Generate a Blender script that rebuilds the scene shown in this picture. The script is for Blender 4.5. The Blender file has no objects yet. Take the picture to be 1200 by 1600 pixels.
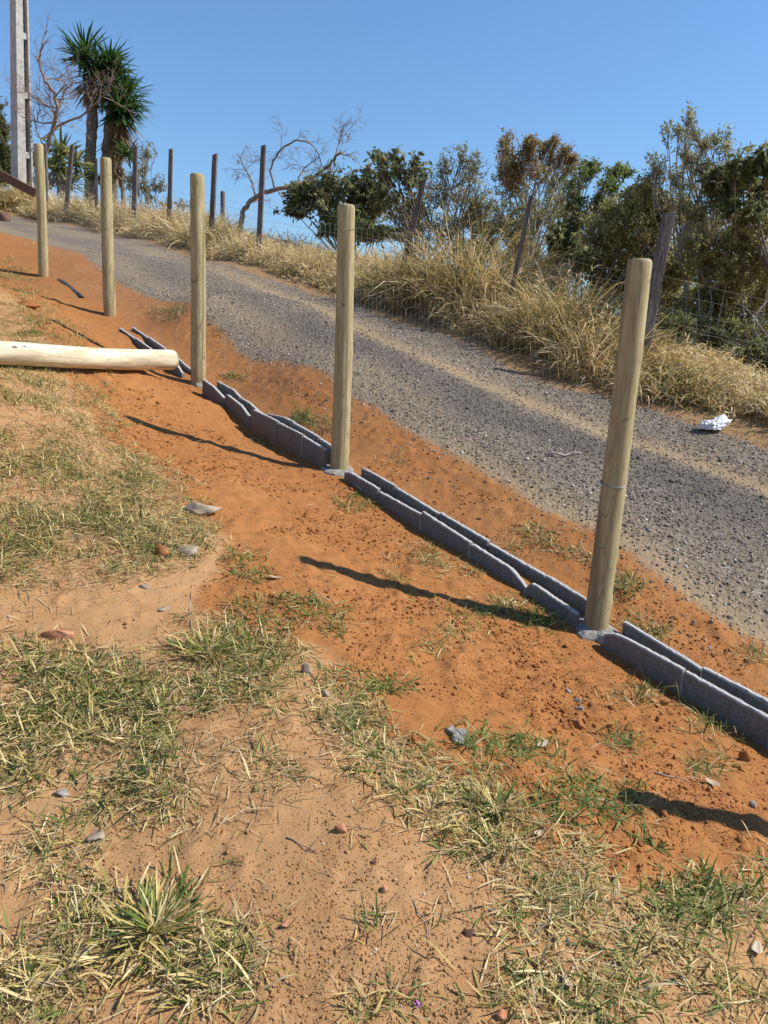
import bpy, bmesh, math
import numpy as np
from mathutils import Vector, Matrix, noise as mnoise

# ------------------------------------------------------------------ camera, sky, sun, exposure
sc = bpy.context.scene
col = sc.collection
R = math.radians
EYE = 1.5                      # metres above the ground at the photographer's feet
PITCH, ROLL, FPX = R(11.5), R(2.7), 1200.0
SUN_ELEV, SUN_AZ = R(45), R(90)          # azimuth measured from +Y towards +X

_F = np.array([0, math.cos(PITCH), -math.sin(PITCH)])
_R0 = np.array([1.0, 0, 0]); _U0 = np.cross(_R0, _F)
_Rr = _R0 * math.cos(ROLL) + _U0 * math.sin(ROLL)
_Ur = -_R0 * math.sin(ROLL) + _U0 * math.cos(ROLL)
cam_d = bpy.data.cameras.new('camera')
cam = bpy.data.objects.new('camera', cam_d); col.objects.link(cam); sc.camera = cam
m = Matrix.Identity(4)
for i in range(3):
    m[i][0], m[i][1], m[i][2] = _Rr[i], _Ur[i], -_F[i]
m[2][3] = EYE
cam.matrix_world = m
cam_d.sensor_fit = 'HORIZONTAL'; cam_d.sensor_width = 36; cam_d.lens = 36.0
cam_d.clip_start = 0.05; cam_d.clip_end = 20000

world = bpy.data.worlds.new('World'); sc.world = world; world.use_nodes = True
wt = world.node_tree; wt.nodes.clear()
wo = wt.nodes.new('ShaderNodeOutputWorld'); wb = wt.nodes.new('ShaderNodeBackground')
sky = wt.nodes.new('ShaderNodeTexSky'); sky.sky_type = 'NISHITA'; sky.sun_disc = False
sky.sun_elevation = SUN_ELEV; sky.sun_rotation = SUN_AZ
sky.altitude = 700; sky.air_density = 1.5; sky.dust_density = 0.0; sky.ozone_density = 10.0
wb.inputs['Strength'].default_value = 0.112
wt.links.new(sky.outputs[0], wb.inputs[0]); wt.links.new(wb.outputs[0], wo.inputs[0])

sun_d = bpy.data.lights.new('sun', 'SUN'); sun_d.energy = 5.0; sun_d.angle = R(0.53); sun_d.color = (1.0, 0.95, 0.87)
sun = bpy.data.objects.new('sun', sun_d); col.objects.link(sun)
sv = Vector((math.sin(SUN_AZ) * math.cos(SUN_ELEV), math.cos(SUN_AZ) * math.cos(SUN_ELEV), math.sin(SUN_ELEV)))
sun.rotation_euler = (-sv).to_track_quat('-Z', 'Y').to_euler(); sun.location = (20, 0, 30)

sc.view_settings.view_transform = 'Standard'; sc.view_settings.look = 'None'
sc.view_settings.exposure = 0.5; sc.view_settings.gamma = 1.0
sc.cycles.max_bounces = 6; sc.cycles.diffuse_bounces = 3; sc.cycles.transmission_bounces = 3
sc.cycles.transparent_max_bounces = 4; sc.cycles.use_denoising = True

# ------------------------------------------------------------------ the lie of the land (camera at x=0, y=0; fence runs away to the left)
FD = np.array([-0.61637253, 0.7874547]); FO = np.array([4.39839669, 0.0]); FN = np.array([FD[1], -FD[0]])
def su(x, y):                                   # s along the fence, u across it (+ = towards the road)
    dx, dy = np.asarray(x) - FO[0], np.asarray(y) - FO[1]
    return dx * FD[0] + dy * FD[1], dx * FN[0] + dy * FN[1]
def xy(s, u):
    s, u = np.asarray(s, float), np.asarray(u, float)
    return FO[0] + s * FD[0] + u * FN[0], FO[1] + s * FD[1] + u * FN[1]
def bend(s):                                    # the road swings left at the top of the rise
    return 0.011 * np.maximum(np.asarray(s, float) - 19, 0) ** 2
def zb(s):                                      # foot of the new fence
    return np.interp(s, [-20, 5.18, 7.74, 10.42, 13.16, 16.35, 22, 34, 60], [-6.5, -1.45, -.93, -.38, .37, 1.0, 2.2, 4.1, 5.0])
def zr(s):                                      # far edge of the road
    return np.interp(s, [-20, 2, 6.1, 7.4, 8.7, 11.1, 13.5, 18.5, 23.2, 30.4, 36, 60],
                     [-6.0, -1.6, -.69, -.46, -.165, .415, .87, 1.78, 2.6, 3.85, 4.5, 4.6])

def px_ray(px, py):
    return _F + _Rr * (px - 600) / FPX - _Ur * (py - 800) / FPX
def on_plane(px, py, u):                        # where a sight line meets the upright plane at offset u
    r = px_ray(px, py); t = (u + FO @ FN) / (r[:2] @ FN); q = r * t
    return np.array([q[0], q[1], q[2] + EYE])

_c = []
for s in list(np.arange(-6, 17, 1.4)) + [20, 26, 33, 45]:
    x, y = xy(s, -bend(s) * .9); _c.append((x, y, float(zb(s)) + (0 if s < 18 else .1)))
for s, z in [(0, -2.45), (4.62, -1.51), (5.47, -1.17), (6.6, -.93), (8.2, -.565), (9.55, -.15), (12.4, .56), (16.9, 1.45)]:
    x, y = xy(s, .82); _c.append((x, y, z))
for s in [-6, -2, 2, 6.1, 7.4, 8.7, 11.1, 13.5, 18.5, 23.2, 27, 30.4, 36, 45]:
    x, y = xy(s, 3.5 - bend(s)); _c.append((x, y, float(zr(s))))
for s in [-6, -1, 4, 6, 8, 10, 13, 16, 19, 23, 27, 31, 36, 45]:
    flat = np.clip((s - 24) / 8, 0, 1)
    for u, dz in ((4.5, .24), (5.4, .30), (7.0, -.15), (10, -1.5 + 1.2 * flat), (16, -4.2 + 2.6 * flat)):
        x, y = xy(s, u - bend(s)); _c.append((x, y, float(zr(s)) + dz))
_c += [(-.455, 4.08, -1.11), (.34, 4.08, -1.30), (-2.04, 6.10, -.60), (-1.2, 6.1, -.79), (-3.47, 8.20, .17), (.98, 2.42, -1.49), (1.7, 2.42, -1.66),
       (-2.81, 5.6, -.27), (-2.33, 4.6, -.65), (-1.9, 3.7, -1.01), (-1.57, 3.0, -1.23), (-1.25, 2.35, -1.42), (-.86, 1.55, -1.56),
       (-.26, 3.2, -1.24), (.04, 2.3, -1.36), (.05, 1.45, -1.47), (.93, 1.5, -1.49), (1.27, 2.2, -1.53), (-3.65, 7.3, .02), (-4.72, 9.5, .58),
       (-2.3, 7.2, -.24), (-1.75, 7.35, -.46), (.8, 2.75, -1.47), (0, 0, -1.5), (0, -3, -1.55), (3, -2, -1.9), (-3, 0, -1.5), (-4, 3, -1.05), (-5, 5, -.35),
       (-6, 8, .35), (-8, 12, 1.15), (-7.2, 13.2, 1.25), (-10, 6, .1), (-10, -2, -1.3), (-16, 14, 1.7), (-18, 25, 3.6), (-14, 20, 2.6)]
for s, dz in ((8.3, -.05), (8.8, -.075), (9.3, -.07), (9.8, -.06), (10.2, -.03)):
    x, y = xy(s, -.17); _c.append((x, y, float(zb(s)) + dz))
    x, y = xy(s, .17); _c.append((x, y, float(zb(s)) + .02))
for s in (10.9, 11.4, 12.0, 12.5):
    for u, dz in ((-.2, -.05), (.2, -.02)):
        x, y = xy(s, u); _c.append((x, y, float(zb(s)) + dz))
_c = np.array(_c, float)
def _phi(r2):
    return 0.5 * r2 * np.log(r2 + 1e-9)
_n = len(_c)
_K = _phi(((_c[:, None, :2] - _c[None, :, :2]) ** 2).sum(-1)) + np.eye(_n) * 0.05
_Pm = np.c_[np.ones(_n), _c[:, :2]]
_A = np.block([[_K, _Pm], [_Pm.T, np.zeros((3, 3))]])
_w = np.linalg.solve(_A, np.r_[_c[:, 2], 0, 0, 0])
def h_smooth(x, y):
    x = np.asarray(x, float); y = np.asarray(y, float); sh = x.shape; x = x.ravel(); y = y.ravel()
    out = np.empty(len(x))
    for i in range(0, len(x), 40000):
        a, b = x[i:i + 40000], y[i:i + 40000]
        k = _phi((a[:, None] - _c[None, :, 0]) ** 2 + (b[:, None] - _c[None, :, 1]) ** 2)
        out[i:i + 40000] = k @ _w[:_n] + _w[_n] + _w[_n + 1] * a + _w[_n + 2] * b
    return out.reshape(sh)

def _hash(ix, iy, seed):
    h = (ix.astype(np.int64) * 374761393 + iy.astype(np.int64) * 668265263 + seed * 982451653) & 0xffffffff
    h = ((h ^ (h >> 13)) * 1274126177) & 0xffffffff
    h = (h ^ (h >> 16)) & 0xffffff
    return h / float(0xffffff)
def vnoise(x, y, scale, seed=0):                # smooth value noise, 0..1
    x = np.asarray(x, float) / scale; y = np.asarray(y, float) / scale
    ix, iy = np.floor(x), np.floor(y); fx, fy = x - ix, y - iy
    fx = fx * fx * fx * (fx * (fx * 6 - 15) + 10); fy = fy * fy * fy * (fy * (fy * 6 - 15) + 10)
    ix = ix.astype(np.int64); iy = iy.astype(np.int64)
    a, b = _hash(ix, iy, seed), _hash(ix + 1, iy, seed); c, d = _hash(ix, iy + 1, seed), _hash(ix + 1, iy + 1, seed)
    return (a * (1 - fx) + b * fx) * (1 - fy) + (c * (1 - fx) + d * fx) * fy
def fbm(x, y, scale, seed=0, octs=4):
    v = 0; a = .5; t = 0
    for k in range(octs):
        v = v + a * vnoise(x + k * 13.7, y - k * 7.3, scale / 2 ** k, seed + k); t += a; a *= .5
    return v / t
def sstep(a, b, x):
    t = np.clip((np.asarray(x, float) - a) / (b - a), 0, 1); return t * t * (3 - 2 * t)

# boundary between the orange fill along the wall and the pale trodden yard (plan metres)
def yard_edge(x, y):                            # > 0 on the orange side
    s, u = su(x, y)
    lim = np.interp(s, [-4, 3.3, 3.55, 3.75, 4.1, 5.4, 5.85, 6.5, 7.4, 8.0, 9.0, 10.2, 12, 20],
                    [-1.3, -1.25, -1.38, -1.66, -1.80, -1.78, -2.02, -1.72, -1.64, -1.84, -1.75, -1.5, -1.3, -1.3])
    return u - lim + (fbm(x, y, .55, 5) - .5) * .45
def masks(x, y):
    s, u = su(x, y); ub = u + bend(s)
    wob = (fbm(x, y, .9, 11) - .5) * .5
    wob2 = (fbm(x, y, 1.3, 17) - .5) * .6
    road = sstep(.66, 1.02, ub + wob * .45) * (1 - sstep(3.30, 3.65, ub + wob2))
    orange = sstep(-.15, .2, yard_edge(x, y))
    bank = sstep(3.15, 3.75, ub + wob2)
    tr = (np.exp(-((ub - np.interp(s, [5, 6.2, 7.5, 8.6, 9.9, 13.8], [2.75, 2.72, 2.62, 2.4, 2.3, 2.9]) + wob * .3) / .23) ** 2) * sstep(2, 5, s) * (1 - .6 * sstep(13, 18, s))
          + .8 * np.exp(-((ub - .90 + wob * .4) / .20) ** 2) * (1 - sstep(6.5, 9, s))
          + .45 * np.exp(-((ub - 1.25 + wob * .5) / .3) ** 2) * sstep(7, 9, s))
    return road, orange, bank, np.clip(tr, 0, 1)
def dark_band(x, y):                            # coarse black gravel between the wheel tracks
    s, u = su(x, y); ub = u + bend(s); w = (fbm(x, y, .9, 11) - .5) * .5
    a = np.exp(-((ub - np.interp(s, [4, 6, 7, 9, 12], [2.05, 2.1, 2.05, 1.75, 1.8]) + w) / .42) ** 2) * (1 - .55 * sstep(9, 14, s))
    return np.clip(a * (.45 + 1.1 * fbm(x, y, .5, 19)), 0, 1)

def h_full(x, y):
    z = h_smooth(x, y) + EYE
    s, u = su(x, y); ub = u + bend(s)
    road, orange, bank, tr = masks(x, y)
    near = np.exp(-np.hypot(x, y) / 40)
    rough = (fbm(x, y, .55, 21, 4) - .5) * (.022 + .016 * orange * (u < .8)) * (1 - .55 * road)
    crumb = (fbm(x, y, .085, 31, 3) - .5) * (.016 + .018 * orange) * (1 - .5 * road) + np.maximum(fbm(x, y, .062, 35, 2) - .52, 0) * .065 * orange * sstep(.38, .62, fbm(x, y, .7, 36)) * np.where(u < .1, 1, .3) + np.maximum(fbm(x, y, .05, 38, 2) - .6, 0) * .05 * (1 - orange) * (1 - road)
    lump = np.maximum(fbm(x + 3, y, .16, 41, 2) - .62, 0) * .07 * orange * (u < .7)
    ruts = -.03 * tr * road + .02 * (fbm(x, y, .3, 51) - .5) * road
    calm = np.clip(np.abs(u) / .5, .15, 1)                        # quiet ground right under the blocks
    big = (fbm(x, y, 9, 61) - .5) * 1.2 * sstep(12, 40, np.hypot(x, y - 8)) + (fbm(x, y, 90, 71) - .5) * 18 * sstep(60, 200, np.hypot(x, y))
    valley = -np.clip(sstep(6, 9, ub), 0, 1) * sstep(30, 120, np.hypot(x, y)) * 25
    return z, (rough + crumb + lump) * calm * near + ruts * near + big + valley

def axis(lo, hi, f0, f1, step, far):
    a = list(np.arange(f0, f1, step)); k = step; v = f1
    while v < hi:
        a.append(v); k *= far; v += k
    a.append(hi); k = step; v = f0 - step; b = []
    while v > lo:
        b.append(v); k *= far; v -= k
    b.append(lo)
    return np.array(b[::-1] + a)
GX = axis(-5000, 5000, -3.6, 2.9, .018, 1.035)
GY = axis(-3000, 6000, 1.15, 8.6, .018, 1.035)
_mx, _my = np.meshgrid(GX, GY, indexing='ij')
_cx, _cy = np.clip(_mx, -45, 45), np.clip(_my, -25, 70)
_zs, _dz = h_full(_cx, _cy)
_out = np.hypot(_mx - _cx, _my - _cy)
GZ = _zs + _dz
GZ = GZ * np.exp(-_out / 300) + (-30 + 40 * (fbm(_mx, _my, 900, 81) - .5)) * (1 - np.exp(-_out / 300))
def ground(x, y):                               # height of the ground mesh itself
    x = np.asarray(x, float); y = np.asarray(y, float)
    i = np.clip(np.searchsorted(GX, x) - 1, 0, len(GX) - 2); j = np.clip(np.searchsorted(GY, y) - 1, 0, len(GY) - 2)
    fx = (x - GX[i]) / (GX[i + 1] - GX[i]); fy = (y - GY[j]) / (GY[j + 1] - GY[j])
    return (GZ[i, j] * (1 - fx) + GZ[i + 1, j] * fx) * (1 - fy) + (GZ[i, j + 1] * (1 - fx) + GZ[i + 1, j + 1] * fx) * fy
def at(px, py):                                 # the point of the ground on a sight line
    r = px_ray(px, py); t = np.linspace(.8, 60, 6000)
    p = r[None, :] * t[:, None]; g = p[:, 2] + EYE - ground(p[:, 0], p[:, 1])
    k = int(np.argmax(g < 0)); a, b = t[max(k - 1, 0)], t[k]
    for _ in range(20):
        c = (a + b) / 2; q = r * c
        if q[2] + EYE - float(ground(q[0], q[1])) > 0: a = c
        else: b = c
    q = r * b
    return np.array([q[0], q[1], float(ground(q[0], q[1]))])

# ------------------------------------------------------------------ materials
def nodes_of(name):
    mt = bpy.data.materials.new(name); mt.use_nodes = True
    nt = mt.node_tree; bs = nt.nodes['Principled BSDF']; bs.inputs['Specular IOR Level'].default_value = .25
    return mt, nt, bs
def N(nt, t, **kw):
    n = nt.nodes.new(t)
    for k, v in kw.items():
        if k in n.inputs: n.inputs[k].default_value = v
        else: setattr(n, k, v)
    return n
def L(nt, a, b): nt.links.new(a, b)
def mixc(nt, f, a, b, mode='MIX'):
    n = nt.nodes.new('ShaderNodeMix'); n.data_type = 'RGBA'; n.blend_type = mode
    for sock, v in ((n.inputs[0], f), (n.inputs[6], a), (n.inputs[7], b)):
        if hasattr(v, 'links') or hasattr(v, 'is_linked'): L(nt, v, sock)
        elif isinstance(v, (int, float)): sock.default_value = v
        else: sock.default_value = (*v, 1)
    return n.outputs[2]
def ramp(nt, f, stops, interp='LINEAR'):
    r = nt.nodes.new('ShaderNodeValToRGB'); cr = r.color_ramp; cr.interpolation = interp
    while len(cr.elements) < len(stops): cr.elements.new(.5)
    for e, (p, c) in zip(cr.elements, stops): e.position = p; e.color = (*c, 1) if len(c) == 3 else c
    L(nt, f, r.inputs[0]); return r.outputs[0]
def noise(nt, vec, scale, detail=4, rough=.6):
    n = N(nt, 'ShaderNodeTexNoise', Scale=scale, Detail=detail, Roughness=rough); L(nt, vec, n.inputs['Vector']); return n.outputs[0]
def fmath(nt, op, a, b=0.0, c=None):
    n = nt.nodes.new('ShaderNodeMath'); n.operation = op
    for s_, v in zip(n.inputs, (a, b, c)):
        if v is None: continue
        if hasattr(v, 'is_linked'): L(nt, v, s_)
        else: s_.default_value = v
    return n.outputs[0]
def bump(nt, bs, h, strength=.5, dist=.01, prev=None):
    b = N(nt, 'ShaderNodeBump', Strength=strength, Distance=dist); L(nt, h, b.inputs['Height'])
    if prev is not None: L(nt, prev, b.inputs['Normal'])
    L(nt, b.outputs[0], bs.inputs['Normal']); return b.outputs[0]
def coord(nt, which='Object'):
    return nt.nodes.new('ShaderNodeTexCoord').outputs[which]
def attr(nt, name):
    a = nt.nodes.new('ShaderNodeAttribute'); a.attribute_name = name; return a.outputs['Fac']

def ground_material():
    mt, nt, bs = nodes_of('soil_and_road'); bs.inputs['Roughness'].default_value = .95; bs.inputs['Specular IOR Level'].default_value = .1
    co = coord(nt)
    n1, n2, n3 = noise(nt, co, 1.6, 5), noise(nt, co, 14, 5), noise(nt, co, 90, 4, .7)
    org = mixc(nt, ramp(nt, n1, [(.32, (0, 0, 0)), (.68, (1, 1, 1))]), (.28, .113, .034), (.325, .145, .049))
    org = mixc(nt, ramp(nt, n2, [(.35, (0, 0, 0)), (.75, (.8, .8, .8))]), org, (.232, .088, .027))
    org = mixc(nt, ramp(nt, n3, [(.45, (0, 0, 0)), (.8, (.55, .55, .55))]), org, (.40, .20, .076))
    tan = mixc(nt, ramp(nt, n1, [(.35, (0, 0, 0)), (.65, (1, 1, 1))]), (.36, .197, .083), (.415, .242, .113))
    tan = mixc(nt, ramp(nt, n2, [(.45, (0, 0, 0)), (.8, (.7, .7, .7))]), tan, (.335, .158, .060))
    tan = mixc(nt, ramp(nt, n3, [(.42, (0, 0, 0)), (.8, (.6, .6, .6))]), tan, (.28, .155, .07))
    vor = N(nt, 'ShaderNodeTexVoronoi', Scale=46.0); L(nt, co, vor.inputs['Vector'])
    sep = nt.nodes.new('ShaderNodeSeparateColor'); L(nt, vor.outputs['Color'], sep.inputs[0])
    peb = ramp(nt, sep.outputs[0], [(0, (.06, .052, .042)), (.35, (.13, .108, .082)), (.7, (.195, .162, .122)), (.93, (.30, .27, .235)), (1, (.42, .38, .33))])
    dirt = mixc(nt, n2, (.17, .135, .092), (.23, .178, .118))
    road = mixc(nt, ramp(nt, n3, [(.38, (1, 1, 1)), (.58, (.15, .15, .15))]), dirt, peb)
    road = mixc(nt, ramp(nt, noise(nt, co, .9, 5), [(.42, (0, 0, 0)), (.7, (.5, .5, .5))]), road, (.115, .096, .076))
    road = mixc(nt, fmath(nt, 'MULTIPLY', attr(nt, 'track'), .85), road, mixc(nt, n2, (.35, .25, .14), (.29, .20, .11)))
    bank = mixc(nt, n2, (.20, .115, .05), (.30, .19, .09))
    def brk(a, w1, w2):                         # break a soft mask up into a ragged, grainy edge
        v = fmath(nt, 'ADD', a, fmath(nt, 'ADD', fmath(nt, 'MULTIPLY', fmath(nt, 'SUBTRACT', n2, .5), w1), fmath(nt, 'MULTIPLY', fmath(nt, 'SUBTRACT', n3, .5), w2)))
        return ramp(nt, v, [(.30, (0, 0, 0)), (.70, (1, 1, 1))])
    road = mixc(nt, fmath(nt, 'MULTIPLY', attr(nt, 'dark'), .75), road, mixc(nt, ramp(nt, n3, [(.4, (0, 0, 0)), (.62, (1, 1, 1))]), (.055, .050, .047), (.13, .118, .108)))
    base = mixc(nt, brk(attr(nt, 'orange'), .6, .5), tan, org)
    base = mixc(nt, brk(attr(nt, 'bank'), .8, .3), base, bank)
    base = mixc(nt, brk(attr(nt, 'road'), .55, .9), base, road)
    L(nt, base, bs.inputs['Base Color'])
    b = bump(nt, bs, n3, .55, .006)
    b = bump(nt, bs, noise(nt, co, 260, 3), .4, .003, b)
    bump(nt, bs, fmath(nt, 'MULTIPLY', vor.outputs['Distance'], attr(nt, 'road')), .7, .012, b)
    return mt

def simple(name, stops, scale=30, rough=.85, bump_s=.4, bump_d=.004, attr_name=None, detail=5, spec=.2):
    mt, nt, bs = nodes_of(name); bs.inputs['Roughness'].default_value = rough; bs.inputs['Specular IOR Level'].default_value = spec
    co = coord(nt); n = noise(nt, co, scale, detail)
    f = attr(nt, attr_name) if attr_name else n
    c = ramp(nt, f, stops)
    if attr_name: c = mixc(nt, .35, c, ramp(nt, n, [(.3, (.6, .6, .6)), (.7, (1, 1, 1))]), 'MULTIPLY')
    L(nt, c, bs.inputs['Base Color'])
    if bump_s: bump(nt, bs, n, bump_s, bump_d)
    return mt
def leaf_material(name, stops, trans=.3, rough=.6, spec=.3):
    mt, nt, bs = nodes_of(name); bs.inputs['Roughness'].default_value = rough; bs.inputs['Specular IOR Level'].default_value = spec
    c = ramp(nt, attr(nt, 'var'), stops); L(nt, c, bs.inputs['Base Color'])
    tr = nt.nodes.new('ShaderNodeBsdfTranslucent'); L(nt, c, tr.inputs[0])
    mx = nt.nodes.new('ShaderNodeMixShader'); mx.inputs[0].default_value = trans
    L(nt, bs.outputs[0], mx.inputs[1]); L(nt, tr.outputs[0], mx.inputs[2])
    L(nt, mx.outputs[0], nt.nodes['Material Output'].inputs[0])
    return mt
def wood_material(name, light, mid, dark, stretch=(1, 1, .12), scale=26, crack=.5, knots=True, rough=.75, splash=False):
    mt, nt, bs = nodes_of(name); bs.inputs['Roughness'].default_value = rough
    co = coord(nt); mp = N(nt, 'ShaderNodeMapping'); mp.inputs['Scale'].default_value = stretch
    oi = nt.nodes.new('ShaderNodeObjectInfo')
    add = nt.nodes.new('ShaderNodeVectorMath'); add.operation = 'ADD'
    cmb = nt.nodes.new('ShaderNodeCombineXYZ'); L(nt, fmath(nt, 'MULTIPLY', oi.outputs['Random'], 7.0), cmb.inputs[2]); L(nt, fmath(nt, 'MULTIPLY', oi.outputs['Random'], 3.0), cmb.inputs[0])
    L(nt, co, add.inputs[0]); L(nt, cmb.outputs[0], add.inputs[1]); L(nt, add.outputs[0], mp.inputs[0])
    v = mp.outputs[0]
    a, b, e = noise(nt, v, scale, 6, .6), noise(nt, v, scale * 4, 4), noise(nt, add.outputs[0], 3.2, 3)
    c = ramp(nt, a, [(.30, dark), (.48, mid), (.68, light)])
    c = mixc(nt, ramp(nt, b, [(.55, (0, 0, 0)), (.75, (.5, .5, .5))]), c, dark)
    c = mixc(nt, ramp(nt, e, [(.5, (0, 0, 0)), (.72, (.45, .45, .45))]), c, mid)
    if crack:
        w = N(nt, 'ShaderNodeTexWave', Scale=1.7, Distortion=9.0, Detail=2.0); w.inputs['Detail Scale'].default_value = .8
        L(nt, v, w.inputs[0])
        c = mixc(nt, ramp(nt, w.outputs['Fac'], [(0, (crack, crack, crack)), (.035, (0, 0, 0))]), c, tuple(x * .35 for x in dark))
    if crack:                                   # long curving drying cracks
        m2 = N(nt, 'ShaderNodeMapping'); m2.inputs['Scale'].default_value = (3.2, 3.2, .55); L(nt, add.outputs[0], m2.inputs[0])
        nn = noise(nt, m2.outputs[0], 2.6, 1.5, .5)
        ck = ramp(nt, fmath(nt, 'ABSOLUTE', fmath(nt, 'SUBTRACT', nn, .5)), [(0, (crack, crack, crack)), (.009, (0, 0, 0))])
        c = mixc(nt, ck, c, tuple(x * .3 for x in dark))
    if splash:                                  # dried mud splashed up from the ground
        sp = nt.nodes.new('ShaderNodeSeparateXYZ'); L(nt, co, sp.inputs[0])
        hz = fmath(nt, 'ADD', fmath(nt, 'MULTIPLY', sp.outputs[2], -3.2), fmath(nt, 'MULTIPLY', noise(nt, co, 24, 5), 1.1))
        c = mixc(nt, ramp(nt, hz, [(0, (0, 0, 0)), (.55, (.55, .55, .55))]), c, (.27, .15, .065))
    if knots:
        vk = N(nt, 'ShaderNodeTexVoronoi', Scale=5.0); L(nt, add.outputs[0], vk.inputs['Vector'])
        c = mixc(nt, ramp(nt, vk.outputs['Distance'], [(.06, (.85, .85, .85)), (.11, (0, 0, 0))]), c, tuple(x * .3 for x in dark))
    c = mixc(nt, ramp(nt, noise(nt, v, scale * 2.2, 5, .7), [(.40, (.65, .65, .65)), (.5, (0, 0, 0))]), c, tuple(x * .72 for x in dark))
    c = mixc(nt, fmath(nt, 'MULTIPLY', oi.outputs['Random'], .35), c, tuple(x * .8 + .03 for x in mid))
    L(nt, c, bs.inputs['Base Color'])
    bump(nt, bs, a, .5, .005)
    return mt

M = {}
M['ground'] = ground_material()
M['post'] = wood_material('treated_pine', (.45, .39, .22), (.375, .31, .155), (.26, .19, .09), crack=.75, splash=True)
M['log'] = wood_material('peeled_log', (.74, .67, .50), (.68, .59, .41), (.48, .35, .19), scale=14, crack=.45, knots=True)
M['old_wood'] = wood_material('weathered_wood', (.25, .22, .205), (.13, .11, .103), (.055, .046, .043), scale=40, crack=.8, knots=False, rough=.9)
M['brown_board'] = wood_material('brown_board', (.20, .11, .07), (.14, .075, .05), (.07, .04, .03), scale=30, crack=0, knots=False)
M['endgrain'] = simple('end_grain', [(.3, (.42, .33, .19)), (.6, (.60, .50, .32)), (.8, (.68, .60, .42))], 60)
M['block'] = simple('block_concrete', [(.28, (.098, .102, .098)), (.5, (.145, .15, .142)), (.72, (.22, .222, .212))], 55, .95, .9, .006, spec=.1)
_nt = M['block'].node_tree; _bs = _nt.nodes['Principled BSDF']; _src = _bs.inputs['Base Color'].links[0].from_socket; _co = coord(_nt)
_oi = _nt.nodes.new('ShaderNodeObjectInfo')
_c1 = mixc(_nt, fmath(_nt, 'MULTIPLY', _oi.outputs['Random'], .45), _src, (.20, .175, .15))
_c1 = mixc(_nt, ramp(_nt, fmath(_nt, 'ADD', attr(_nt, 'low'), fmath(_nt, 'MULTIPLY', fmath(_nt, 'SUBTRACT', noise(_nt, _co, 22, 5), .5), .9)), [(.45, (0, 0, 0)), (.8, (.75, .75, .75))]), _c1, (.23, .105, .045))
_c1 = mixc(_nt, attr(_nt, 'rim'), _c1, mixc(_nt, noise(_nt, _co, 120, 3), (.30, .285, .265), (.48, .465, .44)))  # pale top rims: broken, dusty concrete, with the sunlit brightness painted in
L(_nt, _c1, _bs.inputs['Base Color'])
M['mortar'] = simple('mortar', [(.3, (.17, .155, .13)), (.5, (.26, .24, .205)), (.75, (.36, .34, .295))], 40, .95, .9, .008)
M['concrete_pole'] = simple('pole_concrete', [(.3, (.30, .285, .265)), (.55, (.42, .40, .375)), (.8, (.52, .50, .475))], 6, .9, .3, .004)
M['wire'] = simple('galvanised_wire', [(.3, (.20, .20, .20)), (.7, (.32, .32, .32))], 20, .45, 0)
M['old_wire'] = simple('rusty_wire', [(.3, (.30, .28, .26)), (.7, (.48, .46, .44))], 20, .7, 0)
M['rock'] = simple('pale_rock', [(.3, (.21, .155, .105)), (.5, (.30, .23, .165)), (.75, (.40, .33, .25))], 18, .9, .6, .006)
M['brick'] = simple('terracotta', [(.3, (.33, .13, .065)), (.5, (.42, .19, .10)), (.75, (.50, .27, .17))], 40, .9, .5, .003)
M['clod'] = simple('red_clod', [(.3, (.20, .075, .026)), (.5, (.28, .115, .038)), (.75, (.34, .16, .055))], 50, .95, .8, .005)
M['plastic'] = simple('white_plastic', [(.3, (.72, .71, .70)), (.6, (.82, .82, .81)), (.8, (.86, .86, .86))], 9, .4, .2, .003, spec=.5)
M['black_plastic'] = simple('dark_plastic', [(.35, (.012, .016, .018)), (.6, (.022, .032, .036)), (.8, (.05, .075, .08))], 12, .35, .2, .003, spec=.5)
M['bark'] = simple('bark', [(.3, (.09, .07, .055)), (.5, (.17, .14, .115)), (.75, (.30, .26, .22))], 14, .95, .8, .01)
M['pale_bark'] = simple('pale_bark', [(.3, (.20, .17, .14)), (.55, (.32, .28, .24)), (.8, (.45, .41, .36))], 14, .95, .6, .01)
M['dead_twig'] = simple('dead_twig', [(.3, (.15, .105, .085)), (.55, (.24, .175, .145)), (.8, (.36, .28, .24))], 10, .95, .3, .004)
M['flower'] = simple('purple_petal', [(.3, (.30, .08, .28)), (.7, (.50, .20, .48))], 60, .7, 0)
M['seed'] = simple('brown_pod', [(.3, (.06, .03, .02)), (.6, (.13, .07, .045)), (.8, (.2, .12, .08))], 90, .9, .8, .004)
M['orange_clod'] = simple('orange_clod', [(.3, (.25, .09, .028)), (.55, (.29, .115, .038)), (.8, (.33, .145, .05))], 60, .95, .9, .006)
M['crumbs'] = simple('soil_crumbs', [(0, (.23, .085, .026)), (.6, (.30, .118, .038)), (.85, (.35, .16, .06)), (.96, (.42, .28, .16)), (1, (.50, .42, .32))], 120, .95, .5, .002, 'var', spec=.1)
M['grit'] = simple('yard_grit', [(0, (.27, .138, .055)), (.6, (.35, .19, .08)), (.85, (.40, .245, .125)), (.95, (.45, .37, .26)), (1, (.52, .47, .40))], 120, .95, .5, .002, 'var', spec=.1)
M['gravel'] = simple('road_gravel', [(0, (.085, .073, .058)), (.35, (.155, .13, .10)), (.65, (.25, .21, .16)), (.88, (.40, .345, .28)), (1, (.60, .54, .46))], 90, .85, .4, .002, 'var')
M['straw'] = leaf_material('dry_straw', [(0, (.22, .135, .055)), (.4, (.41, .285, .125)), (.75, (.55, .415, .21)), (1, (.68, .56, .34))], .25)
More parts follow.
